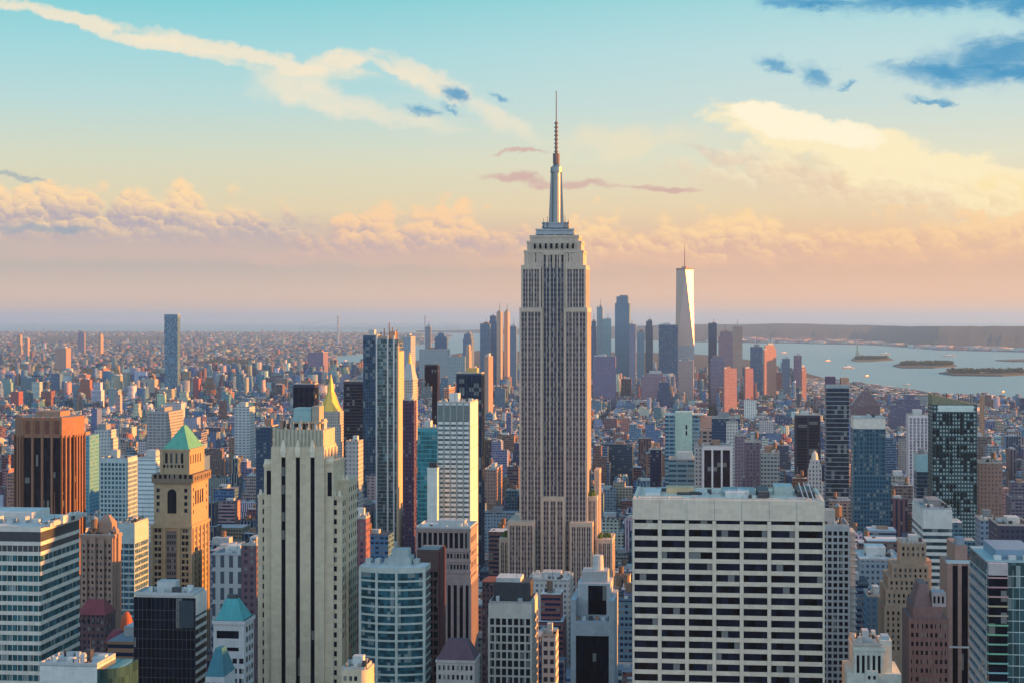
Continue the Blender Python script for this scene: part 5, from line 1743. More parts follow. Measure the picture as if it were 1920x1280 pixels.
teal_core_tower()
mid('dark_glass_block', 'dark blue glass block with a teal roof, right of the pale green core tower', 'building', 1326, 1387, None, 784, 2150, (0.035, 0.07, 0.13), (0.015, 0.04, 0.085), 'the dark blue glass block', depth=40, wu=.9, wv=.4)
mid('white_turret_block', 'slim white block with a battlement top, in front of the dark blue glass block', 'building', 1362, 1384, None, 792, 1980, (0.58, 0.57, 0.52), (0.16, 0.17, 0.2), depth=14, n=4)
mid('brick_block', 'purple brown loft block right of the white columned block', 'building', 1397, 1426, None, 829, 1700, (0.17, 0.13, 0.17), (0.06, 0.055, 0.09), depth=26, tank=True)
mid('brick_block', 'mauve loft block between the white columned block and the purple brown loft', 'building', 1378, 1399, None, 817, 1900, (0.24, 0.19, 0.23), (0.09, 0.08, 0.12), depth=26)
mid('loft_block', 'grey green loft block with banded windows, right of the purple brown loft', 'building', 1427, 1462, None, 850, 1620, (0.32, 0.35, 0.34), (0.06, 0.08, 0.11), depth=30, wu=.7, tank=True)
mid('navy_slab', 'thin navy slab with a pale right edge, left of the wide lower teal block', 'building', 1219, 1240, None, 842, 1600, (0.03, 0.035, 0.08), (0.015, 0.018, 0.045), depth=24, n=1)
mid('dark_tower', 'dark narrow tower with a grey striped front, left of the horizontal lined tower', 'tower', 1492, 1538, None, 778, 2100, (0.03, 0.035, 0.06), (0.015, 0.02, 0.045), 'the dark narrow tower', depth=26, style='grid', bay=12, pier=2.2, span=.2)


def wedding_cake():
    D = 1720
    r, w, d, h = tower('ornate_tower', 'small ornate white tower with a domed top, before the horizontal lined tower', 'tower', 1511, 1546, None, 905, D, depth=18)
    st = facade('ornate_white', (0.55, 0.53, 0.50), (0.08, 0.08, 0.11), 3.4, 4, .4, .6)
    m = MB()
    m.box(-w / 2, w / 2, 0, d, 0, h)
    m.box(-w * .36, w * .36, 1.5, d - 1.5, 0, zrow(880, D))
    m.box(-w * .25, w * .25, 3, d - 3, 0, zrow(862, D))
    m.build('wall', st, r)
    MB().cyl(0, d / 2, zrow(863, D), zrow(852, D), 3.6, 3.0, 10).cyl(0, d / 2, zrow(852, D), zrow(845, D), 3.0, .3, 10).build('dome', stone('dome_cream', (0.62, 0.56, 0.45)), r)
    for sx in (-1, 1):
        MB().rect_taper(sx * w * .3 - 1, sx * w * .3 + 1, 2, 4, zrow(880, D), zrow(868, D), .3).build('pinnacle', stone('pinnacle_white', (0.55, 0.53, 0.50)), r)


wedding_cake()
r, w, d, h = mid('lined_tower', 'dark slim tower lined with pale horizontal floor edges, near the river', 'tower', 1549, 1592, None, 722, 1820, (0.28, 0.34, 0.38), (0.018, 0.035, 0.06), 'the horizontal lined tower', depth=26, style='grid', pier=0, span=.13, p=.8, hut=False, n=0, floor=4.6)
MB().box(-w / 2, -w / 2 + w * .42, 3, 20, h - 1, zrow(706, 1820)).build('roof_hut', stone('plum_hut', (0.12, 0.09, 0.14)), r)
MB().box(w * .16, w * .5, 3, 20, h - 1, zrow(708, 1820)).build('roof_hut', stone('coral_hut', (0.45, 0.27, 0.20)), r)


def cream_cap_tower():
    D = 1500
    r, w, d, h = tower('glass_tower', 'blue glass tower with a flat cream capped top and a wider foot', 'tower', 1600, 1660, None, 784, D, depth=30, called='the cream capped glass tower')
    g = facade('blue_patchwork', (0.04, 0.12, 0.17), (0.012, 0.045, 0.09), 2.7, 3.7, .7, .62, gloss=.12)
    MB().box(-w / 2, w / 2, 0, d, 0, h - 9).build('wall', g, r)
    MB().box(-w / 2 + .1, w / 2 - .1, .2, d - .2, h - 9.4, h).build('cap', stone('cream_cap', (0.62, 0.63, 0.55), .7), r)
    m = MB()
    for k in range(7):
        x = -w / 2 + w * k / 6
        m.box(x - .35, x + .35, -.4, .5, 0, h - 9)
    m.build('mullion', stone('teal_mullion', (0.06, 0.15, 0.19)), r)
    MB().box(-w / 2 - .3, w / 2 + 4.2, -5, d - 1, 0, zrow(890, D)).build('lower_wall', g, r)
    roof_things(r, -w / 2, w / 2, 0, d, h, 5, False, False, 3, True)


cream_cap_tower()


def checker_tower():
    D = 1500
    r, w, d, h = tower('patchwork_tower', 'dark green glass tower speckled with pale panes under a slanting olive crown', 'tower', 1748, 1832, None, 758, D, depth=30, called='the speckled green tower')
    MB().box(-w / 2, w / 2, 0, d, 0, h).build('wall', facade('speckled', (0.025, 0.06, 0.07), (0.30, 0.42, 0.42), 2.6, 3.4, .55, .5, gloss=.15), r)
    # random panes: paler glass patches standing 10 cm proud
    g = random.Random(11)
    pm = stone('pale_pane', (0.36, 0.48, 0.48), .3)
    dm = glass('deep_pane', (0.012, 0.035, 0.045), 2, 3.4, .7, .1, .5, 0, 0, own=True)
    n = 0
    for i in range(15):
        for k in range(13):
            if n < 100 and g.random() < .52:
                x = -w / 2 + w * (k + .5) / 13
                MB().box(x - w / 29, x + w / 29, -.12, .2, h - 9 - i * 6.8 - g.choice((2.6, 3.4, 5.6)), h - 8 - i * 6.8).build('dark_pane', dm, r)
                n += 1
    m = MB()
    m.box(-w / 2 + 4.8, w / 2 - 3, -.5, d, h - 6, h - .6)
    m.build('white_band', stone('mint_band', (0.55, 0.66, 0.62)), r)
    m = MB()
    b = [(-w / 2, 1), (w / 2, 1), (w / 2, d - 1), (-w / 2, d - 1)]
    m.prism(b, b, h - .7, h)
    k = len(m.v)
    hi, lo = zrow(739, D), zrow(757, D)
    m.v += [(-w / 2, 1, h), (w * .45, 1, h), (w * .45, d - 1, h), (-w / 2, d - 1, h), (-w / 2, 1, hi), (w * .45, 1, lo), (w * .45, d - 1, lo), (-w / 2, d - 1, hi)]
    m.f += [(k, k + 1, k + 5, k + 4), (k + 1, k + 2, k + 6, k + 5), (k + 2, k + 3, k + 7, k + 6), (k + 3, k, k + 4, k + 7), (k + 4, k + 5, k + 6, k + 7)]
    m.c += [None] * 5
    m.build('crown', stone('olive_crown', (0.20, 0.21, 0.14)), r)
    for q in range(4):
        x = -w / 2 + w * (.05 + .27 * q)
        MB().box(x - .3, x + .3, 1.2, 2, h, hi + 1.5 - q * .4).build('crown_post', DARK(), r)


checker_tower()
mid('striped_tower', 'slim white tower with vertical grey stripes, left of the speckled green tower', 'tower', 1704, 1740, None, 778, 1950, (0.66, 0.62, 0.62), (0.22, 0.22, 0.27), 'the slim white striped tower', depth=26, style='grid', bay=4.2, pier=1.5, span=.15)
mid('glass_block', 'small pale teal topped block in front of the slim white striped tower', 'building', 1719, 1746, None, 852, 1620, (0.30, 0.52, 0.55), (0.02, 0.05, 0.1), depth=22, style='grid', pier=0, span=.05, head=16)
mid('ribbon_tower', 'white office tower with dark ribbon windows, right behind the tan stepped tower', 'office tower', 1731, 1785, 1711, 955, 1000, (0.58, 0.63, 0.60), (0.03, 0.07, 0.09), 'the white ribbon tower', style='grid', pier=0, span=.5, p=.2, floor=3.9, head=11, n=2, pale=True)
mid('brick_block', 'brown red brick block with a grid of windows, right of the speckled green tower', 'building', 1836, 1880, None, 868, 1550, (0.30, 0.19, 0.16), (0.12, 0.10, 0.12), 'the brown red gridded block', depth=30, wu=.45, tank=True)
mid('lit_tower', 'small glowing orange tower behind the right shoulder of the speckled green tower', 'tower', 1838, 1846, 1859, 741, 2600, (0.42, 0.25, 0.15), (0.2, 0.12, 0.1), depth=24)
mid('dark_slab', 'low dark roofed hall at the right edge, above the teal glass tower', 'building', 1872, 1935, None, 985, 1120, (0.05, 0.06, 0.10), (0.03, 0.03, 0.06), depth=40, roofc=(.10, .08, .09), n=5)
mid('blue_block', 'blue grey low block with a pale sign band, below the brown red gridded block', 'building', 1838, 1872, None, 975, 1200, (0.20, 0.27, 0.34), (0.05, 0.08, 0.13), depth=24)
mid('blue_roof_block', 'flat pale roofed low block left of the tan stepped tower', 'building', 1612, 1690, None, 1050, 1090, (0.26, 0.33, 0.38), (0.05, 0.09, 0.14), depth=44, roofc=(.5, .56, .56), pale=True, n=5)
mid('blue_block', 'plain blue office block between the grey ledged tower and the tan stepped tower', 'building', 1626, 1662, None, 1118, 980, (0.09, 0.19, 0.27), (0.05, 0.13, 0.2), depth=24)
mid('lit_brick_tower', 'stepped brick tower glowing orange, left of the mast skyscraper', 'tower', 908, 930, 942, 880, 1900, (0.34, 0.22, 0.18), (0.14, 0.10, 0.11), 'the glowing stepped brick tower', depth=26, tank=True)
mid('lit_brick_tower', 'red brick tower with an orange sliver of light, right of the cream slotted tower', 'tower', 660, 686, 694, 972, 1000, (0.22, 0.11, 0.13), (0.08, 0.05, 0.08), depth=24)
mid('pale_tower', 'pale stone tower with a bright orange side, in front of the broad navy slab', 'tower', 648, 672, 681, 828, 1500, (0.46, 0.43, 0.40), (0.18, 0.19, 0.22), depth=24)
mid('navy_block', 'blue black office block left of the cream slotted tower', 'building', 480, 507, None, 800, 1650, (0.035, 0.07, 0.12), (0.02, 0.045, 0.09), depth=30, wu=.8)
mid('grey_block', 'grey stone block with tall window bays, between the green pyramid and cream slotted towers', 'building', 398, 452, None, 1040, 960, (0.40, 0.43, 0.42), (0.07, 0.09, 0.12), depth=30, wu=.45, wv=.75, floor=9, bay=5, n=5, pale=True)
mid('plum_block', 'plum brown block against the left flank of the cream slotted tower', 'building', 452, 481, None, 1022, 900, (0.15, 0.10, 0.12), (0.06, 0.05, 0.08), depth=24)
mid('white_window_block', 'narrow white block with square dark windows, right of the white gridded block', 'building', 1016, 1042, None, 1192, 860, (0.56, 0.58, 0.57), (0.03, 0.04, 0.07), depth=16, bay=3.2, floor=4.4, wu=.62, wv=.55)
mid('arched_block', 'pale flat roofed block at the foot of the mast skyscraper', 'building', 990, 1068, None, 1088, 1180, (0.52, 0.52, 0.48), (0.16, 0.17, 0.2), depth=34, roofc=(.56, .57, .52), pale=True, n=6)


# ------------------------------------------------------------------ the far downtown skyline
def white_spire():
    D = 6000
    s = D / F
    Z = lambda y: zrow(y, D)
    X = (1285.5 - 960) * s
    r = tag(empty('spire_skyscraper', (X, D + 30, 0), 0.0), 'tapering faceted glass skyscraper with spire and blazing facet, tallest of the far skyline', 'skyscraper')
    PIX.append((1270, 1302, 505, D, 'the faceted spire skyscraper'))
    a = 29.5
    b = a
    z0, z1 = Z(648), Z(506)
    lo = [(-a, -a), (a, -a), (a, a), (-a, a)]
    hi = [(0, -b), (b, 0), (0, b), (-b, 0)]
    g = bpy.data.materials.new('facet_glass')
    g.use_nodes = True
    p = g.node_tree.nodes['Principled BSDF']
    t = NT(g.node_tree)
    co = t.new('ShaderNodeTexCoord').outputs['Object']
    zz = t.m('FRACT', t.m('DIVIDE', t.xyz(co)[2], 4.0))
    t.put(p.inputs['Base Color'], t.mix(t.m('GREATER_THAN', zz, .78), (0.48, 0.38, 0.35, 1), (0.36, 0.28, 0.26, 1)))
    p.inputs['Metallic'].default_value = .85
    p.inputs['Roughness'].default_value = .46
    m = MB()
    m.v = [(q[0], q[1], z0) for q in lo] + [(q[0], q[1], z1) for q in hi]
    m.f = [(0, 1, 4), (1, 5, 4), (1, 2, 5), (2, 6, 5), (2, 3, 6), (3, 7, 6), (3, 0, 7), (0, 4, 7), (4, 5, 6, 7)]
    m.c = [None] * 9
    m.build('shaft', g, r)
    MB().box(-a, a, -a, a, 0, z0).build('base', stone('base_grey', (0.34, 0.36, 0.4)), r)
    q = [(c[0] * 1.02, c[1] * 1.02) for c in hi]
    MB().prism(q, q, z1, z1 + 6).build('parapet', stone('parapet_rust', (0.30, 0.22, 0.19)), r)
    m = MB()
    m.cyl(0, 0, z1 + 5, z1 + 12, 11, 10, 14)
    m.cyl(0, 0, z1 + 5, Z(480), 2.4, 1.6, 8)
    m.cyl(0, 0, Z(480), Z(454), 1.5, .5, 8)
    m.build('spire', stone('spire_rust', (0.34, 0.24, 0.20)), r)


white_spire()
DT = [  # name, label, x0, x1, x2, top, distance, wall, glass
    ('skyscraper', 'tall blue grey skyscraper, highest between the mast and spire skyscrapers', 1153, 1180, 1183, 556, 6100, (0.14, 0.23, 0.31), (0.08, 0.16, 0.25)),
    ('skyscraper', 'slim pale skyscraper close right of the mast skyscraper', 1119, 1130, None, 576, 6300, (0.28, 0.37, 0.42), (0.12, 0.2, 0.28)),
    ('skyscraper', 'greenish glass skyscraper beside the slim pale one, right of the mast skyscraper', 1130, 1145, None, 598, 6000, (0.22, 0.34, 0.38), (0.1, 0.22, 0.28)),
    ('skyscraper', 'navy skyscraper touching the right edge of the mast skyscraper', 1108, 1118, None, 602, 5900, (0.07, 0.13, 0.22), (0.04, 0.08, 0.16)),
    ('skyscraper', 'purple grey tower at the right foot of the tall blue grey skyscraper', 1180, 1192, None, 608, 5800, (0.20, 0.22, 0.31), (0.1, 0.12, 0.2)),
    ('skyscraper', 'short blue tower between the purple grey tower and the dark needle tower', 1194, 1208, None, 622, 6000, (0.18, 0.29, 0.36), (0.1, 0.18, 0.26)),
    ('skyscraper', 'dark needle tower standing alone, left of the square navy office tower', 1210, 1224, None, 602, 6200, (0.09, 0.14, 0.22), (0.05, 0.09, 0.16)),
    ('skyscraper', 'square navy office tower just left of the faceted spire skyscraper', 1235, 1271, None, 609, 5900, (0.06, 0.12, 0.2), (0.03, 0.08, 0.15)),
    ('skyscraper', 'dark slim tower right of the faceted spire skyscraper', 1328, 1344, None, 606, 6200, (0.06, 0.1, 0.17), (0.03, 0.07, 0.13)),
    ('skyscraper', 'plum office tower with a domed setback, right of the dark slim tower', 1347, 1376, None, 622, 6100, (0.24, 0.20, 0.26), (0.12, 0.11, 0.17)),
    ('skyscraper', 'tan sunlit office tower with a flat green roof, beside the plum office tower', 1374, 1392, 1398, 612, 5900, (0.40, 0.30, 0.25), (0.2, 0.15, 0.15)),
    ('skyscraper', 'dark blue stepped tower left of the coral brick office block', 1407, 1430, None, 650, 5400, (0.10, 0.15, 0.23), (0.06, 0.1, 0.17)),
    ('office_block', 'big coral brick office block glowing by the river', 1431, 1458, 1467, 647, 5200, (0.46, 0.26, 0.21), (0.26, 0.16, 0.15)),
    ('apartment_tower', 'blue tower just right of the coral brick office block', 1467, 1481, None, 672, 5200, (0.13, 0.19, 0.27), (0.07, 0.11, 0.18)),
    ('apartment_tower', 'purple tower with a notched top near the water', 1489, 1503, None, 666, 5100, (0.22, 0.16, 0.22), (0.12, 0.09, 0.14)),
    ('apartment_tower', 'reddish stepped tower at the water edge', 1503, 1513, 1519, 688, 4900, (0.36, 0.2, 0.18), (0.2, 0.12, 0.12)),
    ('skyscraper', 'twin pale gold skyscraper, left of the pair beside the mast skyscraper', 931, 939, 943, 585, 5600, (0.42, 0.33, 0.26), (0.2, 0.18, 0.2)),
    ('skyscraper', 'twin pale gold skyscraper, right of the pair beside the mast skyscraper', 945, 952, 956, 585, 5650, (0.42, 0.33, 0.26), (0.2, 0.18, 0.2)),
    ('skyscraper', 'navy stepped skyscraper left of the twin pale gold pair', 917, 931, None, 592, 5900, (0.09, 0.15, 0.25), (0.05, 0.1, 0.18)),
    ('skyscraper', 'broad blue office tower left of the navy stepped skyscraper', 900, 918, None, 607, 5800, (0.12, 0.2, 0.3), (0.07, 0.13, 0.22)),
    ('skyscraper', 'blue tower squeezed between the pale gold pair and the mast skyscraper', 956, 968, None, 612, 5800, (0.14, 0.22, 0.31), (0.07, 0.13, 0.21)),
    ('skyscraper', 'slate blue tower with an orange lit rib, left of the broad blue office tower', 868, 884, 889, 626, 5400, (0.13, 0.19, 0.28), (0.07, 0.12, 0.2)),
    ('round_top_tower', 'round shouldered navy tower above the dark overhanging tower', 815, 838, None, 630, 6600, (0.07, 0.13, 0.22), (0.04, 0.09, 0.16)),
    ('skyscraper', 'thin striped tower with an aerial, left of the round shouldered navy tower', 797, 806, None, 613, 5900, (0.30, 0.30, 0.34), (0.08, 0.13, 0.2)),
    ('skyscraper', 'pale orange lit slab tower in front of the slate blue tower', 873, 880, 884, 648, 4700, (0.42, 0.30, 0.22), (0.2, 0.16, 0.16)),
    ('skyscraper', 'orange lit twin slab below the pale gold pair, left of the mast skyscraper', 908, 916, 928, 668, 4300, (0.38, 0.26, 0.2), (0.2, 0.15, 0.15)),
    ('office_block', 'pale green grey stepped office mass below the broad blue office tower', 840, 872, None, 668, 5000, (0.26, 0.34, 0.36), (0.12, 0.18, 0.22)),
    ('office_block', 'purple brick stepped ziggurat tower left of the coral light roof, below the spire skyscraper', 1203, 1248, None, 700, 4900, (0.26, 0.19, 0.24), (0.14, 0.11, 0.16)),
    ('office_block', 'purple block at the right foot of the mast skyscraper', 1112, 1154, None, 668, 5000, (0.17, 0.16, 0.26), (0.1, 0.1, 0.18)),
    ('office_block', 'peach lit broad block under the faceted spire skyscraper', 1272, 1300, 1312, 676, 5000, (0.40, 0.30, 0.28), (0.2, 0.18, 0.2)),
    ('office_block', 'dark mauve block right of the peach lit broad block', 1332, 1358, None, 668, 5100, (0.16, 0.17, 0.26), (0.08, 0.09, 0.16)),
    ('office_block', 'rosy brick block below the plum office tower', 1356, 1384, 1394, 690, 4600, (0.36, 0.2, 0.2), (0.2, 0.13, 0.15)),
    ('office_block', 'brick red block between the rosy block and the coral brick office block', 1396, 1414, 1424, 690, 4700, (0.33, 0.17, 0.18), (0.18, 0.11, 0.14)),
    ('brick_hall', 'large plum brick hall with a sloped roof at the waterside', 1596, 1650, None, 742, 4000, (0.15, 0.10, 0.115), (0.08, 0.06, 0.08)),
    ('stepped_warehouse', 'large dark stepped warehouse by the river, behind the slim white striped tower', 1668, 1740, None, 748, 3900, (0.09, 0.10, 0.18), (0.06, 0.07, 0.13)),
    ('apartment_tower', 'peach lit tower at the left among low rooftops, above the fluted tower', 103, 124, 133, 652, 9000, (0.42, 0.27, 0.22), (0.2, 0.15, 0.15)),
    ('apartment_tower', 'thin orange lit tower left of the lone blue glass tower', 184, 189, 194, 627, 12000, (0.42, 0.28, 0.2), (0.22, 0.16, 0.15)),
    ('apartment_tower', 'slim tan tower near the left edge above the rooftops', 32, 38, 42, 628, 12000, (0.36, 0.28, 0.22), (0.2, 0.16, 0.16)),
    ('apartment_tower', 'pinkish tower right of the slim tan tower near the left edge', 46, 52, 56, 634, 11500, (0.40, 0.27, 0.24), (0.2, 0.16, 0.16)),
    ('apartment_tower', 'mauve tower between the thin orange tower and the slim tan tower', 146, 158, None, 622, 13000, (0.24, 0.2, 0.27), (0.14, 0.12, 0.18)),
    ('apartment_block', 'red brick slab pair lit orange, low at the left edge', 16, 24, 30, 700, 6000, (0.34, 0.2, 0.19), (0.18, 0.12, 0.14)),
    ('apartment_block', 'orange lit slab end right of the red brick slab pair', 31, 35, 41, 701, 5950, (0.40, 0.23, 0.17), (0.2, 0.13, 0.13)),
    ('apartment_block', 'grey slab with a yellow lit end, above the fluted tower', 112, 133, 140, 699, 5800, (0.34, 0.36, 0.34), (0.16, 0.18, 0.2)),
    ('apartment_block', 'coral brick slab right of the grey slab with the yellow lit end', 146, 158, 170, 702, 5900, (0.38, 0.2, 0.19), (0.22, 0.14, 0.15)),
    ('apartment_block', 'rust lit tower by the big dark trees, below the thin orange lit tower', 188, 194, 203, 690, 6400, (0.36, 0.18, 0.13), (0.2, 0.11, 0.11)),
    ('apartment_block', 'cream block with many windows, below the lone blue glass tower', 264, 290, None, 710, 5400, (0.46, 0.42, 0.36), (0.2, 0.2, 0.22)),
    ('apartment_block', 'grey green tower block right of the lone blue glass tower', 404, 422, None, 702, 5700, (0.30, 0.35, 0.36), (0.14, 0.17, 0.2)),
    ('office_block', 'grey block with orange lit corner towers, directly above the green pyramid', 275, 312, 344, 772, 2300, (0.34, 0.34, 0.33), (0.14, 0.15, 0.18)),
    ('apartment_block', 'white balconied block left of the green pyramid tower, over the finely gridded teal block', 172, 206, 226, 806, 2000, (0.48, 0.5, 0.47), (0.12, 0.15, 0.2)),
    ('apartment_block', 'turquoise block right of the copper brown fluted tower', 136, 168, None, 816, 1900, (0.12, 0.32, 0.40), (0.06, 0.2, 0.28)),
    ('loft_tower', 'white wall loft tower with two columns of windows, left of the gilded pyramid', 440, 468, None, 762, 2500, (0.46, 0.5, 0.5), (0.16, 0.2, 0.24)),
]


def skyline():
    for i, (nm, lab, x0, x1, x2, yt, D, wa, gl) in enumerate(DT):
        r, w, d, h = tower(nm, lab, 'skyscraper' if nm == 'skyscraper' else nm.replace('_', ' '), x0, x1, x2, yt, D, depth=30 if x2 is None else None)
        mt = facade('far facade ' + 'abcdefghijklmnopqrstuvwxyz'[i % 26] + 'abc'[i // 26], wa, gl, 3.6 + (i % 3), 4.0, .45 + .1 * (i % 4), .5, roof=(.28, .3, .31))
        m = MB()
        if nm == 'brick_hall':
            m.box(-w / 2, w / 2, 0, d, 0, h - 22)
            m.prism([(-w / 2, 0), (w / 2, 0), (w / 2, d), (-w / 2, d)], [(-w * .1, d * .3), (w * .12, d * .3), (w * .12, d * .7), (-w * .1, d * .7)], h - 22, h + 12)
        elif nm == 'stepped_warehouse':
            for xa, xb, k, y0 in ((-.5, .5, .62, 0), (-.46, .42, .84, 3), (-.3, .3, 1.0, 6), (-.1, .16, 1.12, 9)):
                m.box(w * xa, w * xb, y0, d - y0, 0, h * k)
        elif nm == 'round_top_tower':
            m.box(-w / 2, w / 2, 0, d, 0, h - 10)
            m.rect_taper(-w / 2, w / 2, 0, d, h - 10, h, .7, .8)
            m.rect_taper(-w * .28, w * .28, 4, d - 4, h, h + 12, .6)
        elif i % 3 == 0 and h > 90:
            m.box(-w / 2, w / 2, 0, d, 0, h * .93)
            m.box(-w * .4, w * .4, 2, d - 2, 0, h)
        else:
            m.box(-w / 2, w / 2, 0, d, 0, h)
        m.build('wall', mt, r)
        if any(q in lab for q in ('coral brick office block glow', 'rosy', 'reddish stepped')):
            r.rotation_euler.z = -TH + math.radians(33)    # down here the streets turn towards the evening sun
        if nm in ('brick_hall', 'stepped_warehouse'):
            continue
        g = random.Random(i)
        hw = w * g.uniform(.3, .6)
        x = g.uniform(-.15, .15) * w
        MB().box(x - hw / 2, x + hw / 2, d * .25, d * .7, h - .5, h + g.uniform(3, 8)).build('roof_hut', g.choice((PLANT(), ROOF(), BRICKP())), r)
        MB().box(-w * .46, -w * .3, d * .2, d * .5, h * (.93 if (i % 3 == 0 and h > 90) else 1) - .4, h * (.93 if (i % 3 == 0 and h > 90) else 1) + 3).build('cooling_unit', PALE_ROOF(), r)
        if h > 170 and g.random() < .5:
            MB().cyl(x, d * .45, h, h + g.uniform(16, 34), .9, .4, 6).build('aerial', DARK(), r)


skyline()
# ------------------------------------------------------------------ the rest of the city: low blocks on the street grid
PAL = [((0.25, 0.32, 0.38), 'grey'), ((0.12, 0.22, 0.34), 'bluish'), ((0.36, 0.31, 0.25), 'tan'), ((0.26, 0.12, 0.10), 'red'), ((0.52, 0.49, 0.43), 'cream'),
       ((0.17, 0.115, 0.105), 'brown'), ((0.64, 0.66, 0.64), 'white'), ((0.05, 0.08, 0.135), 'slate'), ((0.09, 0.20, 0.29), 'teal'), ((0.33, 0.20, 0.15), 'rusty'), ((0.19, 0.15, 0.21), 'mauve')]
PW = [18, 17, 11, 10, 9, 13, 8, 9, 12, 6, 2]


def poly_has(poly, x, y):
    c = False
    n = len(poly)
    for i in range(n):
        (xa, ya), (xb, yb) = poly[i], poly[(i + 1) % n]
        if (ya > y) != (yb > y) and x < (xb - xa) * (y - ya) / (yb - ya) + xa:
            c = not c
    return c


def in_park(x, y):
    px, py = 960 + x / y * F, HZ + CZ * F / y
    return any(a - 6 < px < b + 6 and c - .5 < py < d + 1.5 for a, b, c, d, _ in PARKS)


def top_limit(px, D):
    """no roof of the ordinary city rises above these rows of the photograph"""
    if D < 1000:
        return 1150
    if D < 1320:
        return 1098 if 940 < px < 1180 else 1000
    if D < 1700:
        return 880
    if D < 2400:
        return 800
    if D < 3400:
        return 745
    if px > 1500:
        return 738
    return 700 if D < 4500 else (662 if D < 6300 else 668)


def lots():
    out = []
    b = 560.0
    while b < 7600:
        for row in range(2):
            b0 = b + row * 31
            ymid = b0 * 1.0
            lo, hi = -0.42 * ymid - 250, 0.22 * ymid + 700
            a = math.floor(lo / 280) * 280.0
            while a < hi:
                x_av = a % 280
                if x_av < 22:                               # the avenue itself
                    a += 22 - x_av + .5
                    continue
                near = b < 2000
                wl = R.choice((14, 18, 22, 28, 36)) if near else R.choice((11, 14, 18, 24, 30, 40))
                wl = min(wl, 280 - (a % 280))
                if wl >= 9:
                    out.append((a, a + wl - .8, b0, b0 + R.choice((22, 26, 29, 30))))
                a += wl
        b += 80
    return out


CITY = []                       # (a0, a1, b0, b1, height, palette number, px, D)
for a0, a1, b0, b1 in lots():
    am, bm = (a0 + a1) / 2, (b0 + b1) / 2
    x, y = am * e1[0] + bm * e2[0], am * e1[1] + bm * e2[1]
    if y < 480 or not poly_has(MAN, x, y):
        continue
    if any(a1 > f[0] and a0 < f[1] and b1 > f[2] and b0 < f[3] for f in FOOT):
        continue
    px, D = 960 + x / y * F, y
    if in_park(x, y):
        continue
    u = R.random()
    if y < 1300:
        h = R.uniform(24, 80) if u < .8 else R.uniform(80, 130)
    elif y < 2600:
        h = R.uniform(16, 48) if u < .72 else R.uniform(48, 100)
    elif y < 4800:
        h = R.uniform(12, 24) if u < .88 else (R.uniform(24, 42) if u < .985 else R.uniform(42, 75))
    else:
        h = R.uniform(16, 40) if u < .86 else R.uniform(40, 90)
    hm = CZ - (top_limit(px, D) - HZ) * D / F - R.uniform(0, 12)
    h = max(9.0, min(h, hm))
    CITY.append((a0, a1, b0, b1, h, R.choices(range(len(PAL)), PW)[0], px, D))

# which of them show, and how much: nearest first, each wall laid over what is still free
PW_, PH_ = 1920 // 2, 1280 // 2
free = np.ones((PH_, PW_), dtype=bool)
LIST = [(c[7], c[6] - (c[1] - c[0]) * F / c[7] / 2, c[6] + (c[1] - c[0]) * F / c[7] / 2, HZ + (CZ - c[4]) * F / c[7], i) for i, c in enumerate(CITY)]
LIST += [(p[3], p[0], p[1], p[2], -1) for p in PIX]
LIST.sort()
SHOW = []
for D, xa, xb, yt, i in LIST:
    i0, i1, j0 = max(0, int(xa / 2)), min(PW_, int(xb / 2) + 1), max(0, int(yt / 2))
    if i1 <= i0 or j0 >= PH_:
        continue
    j1 = min(PH_, int((HZ + CZ * F / D) / 2))
    k = int(free[j0:j1, i0:i1].sum())
    free[j0:j1, i0:i1] = False
    if i >= 0 and k > 0:
        SHOW.append((k, i))
SHOW.sort(reverse=True)
ALONE = [i for k, i in SHOW[:235]]
alone = set(ALONE)
cityf = facade('city_facade', None, (0.010, 0.026, 0.065), 3.0, 3.5, .62, .6, tint=True, gloss=.3)


def jitter(c, g, k=.05):
    return tuple(max(.02, v * (1 + g.uniform(-.18, .18)) + g.uniform(-k, k) * .3) for v in c)


def block_parts(g, w, d, h, col, big):
    """walls of one ordinary building: plain, stepped or notched; and the boxes on its roof"""
    m = MB()
    kind = g.choice(('plain', 'plain', 'step', 'notch')) if h > 20 else 'plain'
    top = (-w / 2, w / 2, 0, d, h)
    if kind == 'step' and h > 34:
        k = g.uniform(.72, .88)
        m.box(-w / 2, w / 2, 0, d, 0, h * k, col)
        top = (-w * .36, w * .38, d * .16, d * .86, h)
        m.box(*top[:4], 0, h, col)
    elif kind == 'notch':
        m.box(-w / 2, w * .12, 0, d, 0, h, col)
        m.box(w * .12, w / 2, 0, d * .7, 0, h * g.uniform(.82, .95), col)
        top = (-w / 2, w * .12, 0, d, h)
    else:
        m.box(-w / 2, w / 2, 0, d, 0, h, col)
    m.box(top[0] - .25, top[1] + .25, top[2] - .25, top[3] + .25, h - .5, h + .8, tuple(v * .9 for v in col))
    return m, top, kind


def rel_phrase(px, yt, D):
    """the nearest named tower in the photograph and how this building stands to it"""
    best = sorted(PIX, key=lambda p: (max(0, p[0] - px, px - p[1]) + .25 * abs((p[2] + 60) - yt)))
    p = best[0]
    if p[0] - 4 <= px <= p[1] + 4:
        side = 'seen below' if yt > p[2] + 200 else ('rising behind' if D > p[3] else 'in front of')
        if side == 'seen below':
            side = 'at the foot of' if D < p[3] * 1.15 else 'down behind'
        return side, p[4]
    gap = (p[0] - px) if px < p[0] else (px - p[1])
    far = 'hard ' if gap < 30 else ('near ' if gap < 90 else 'well ')
    return {'hard ': 'close ', 'near ': '', 'well ': 'well '}[far] + ('left of' if px < p[0] else 'right of'), p[4]


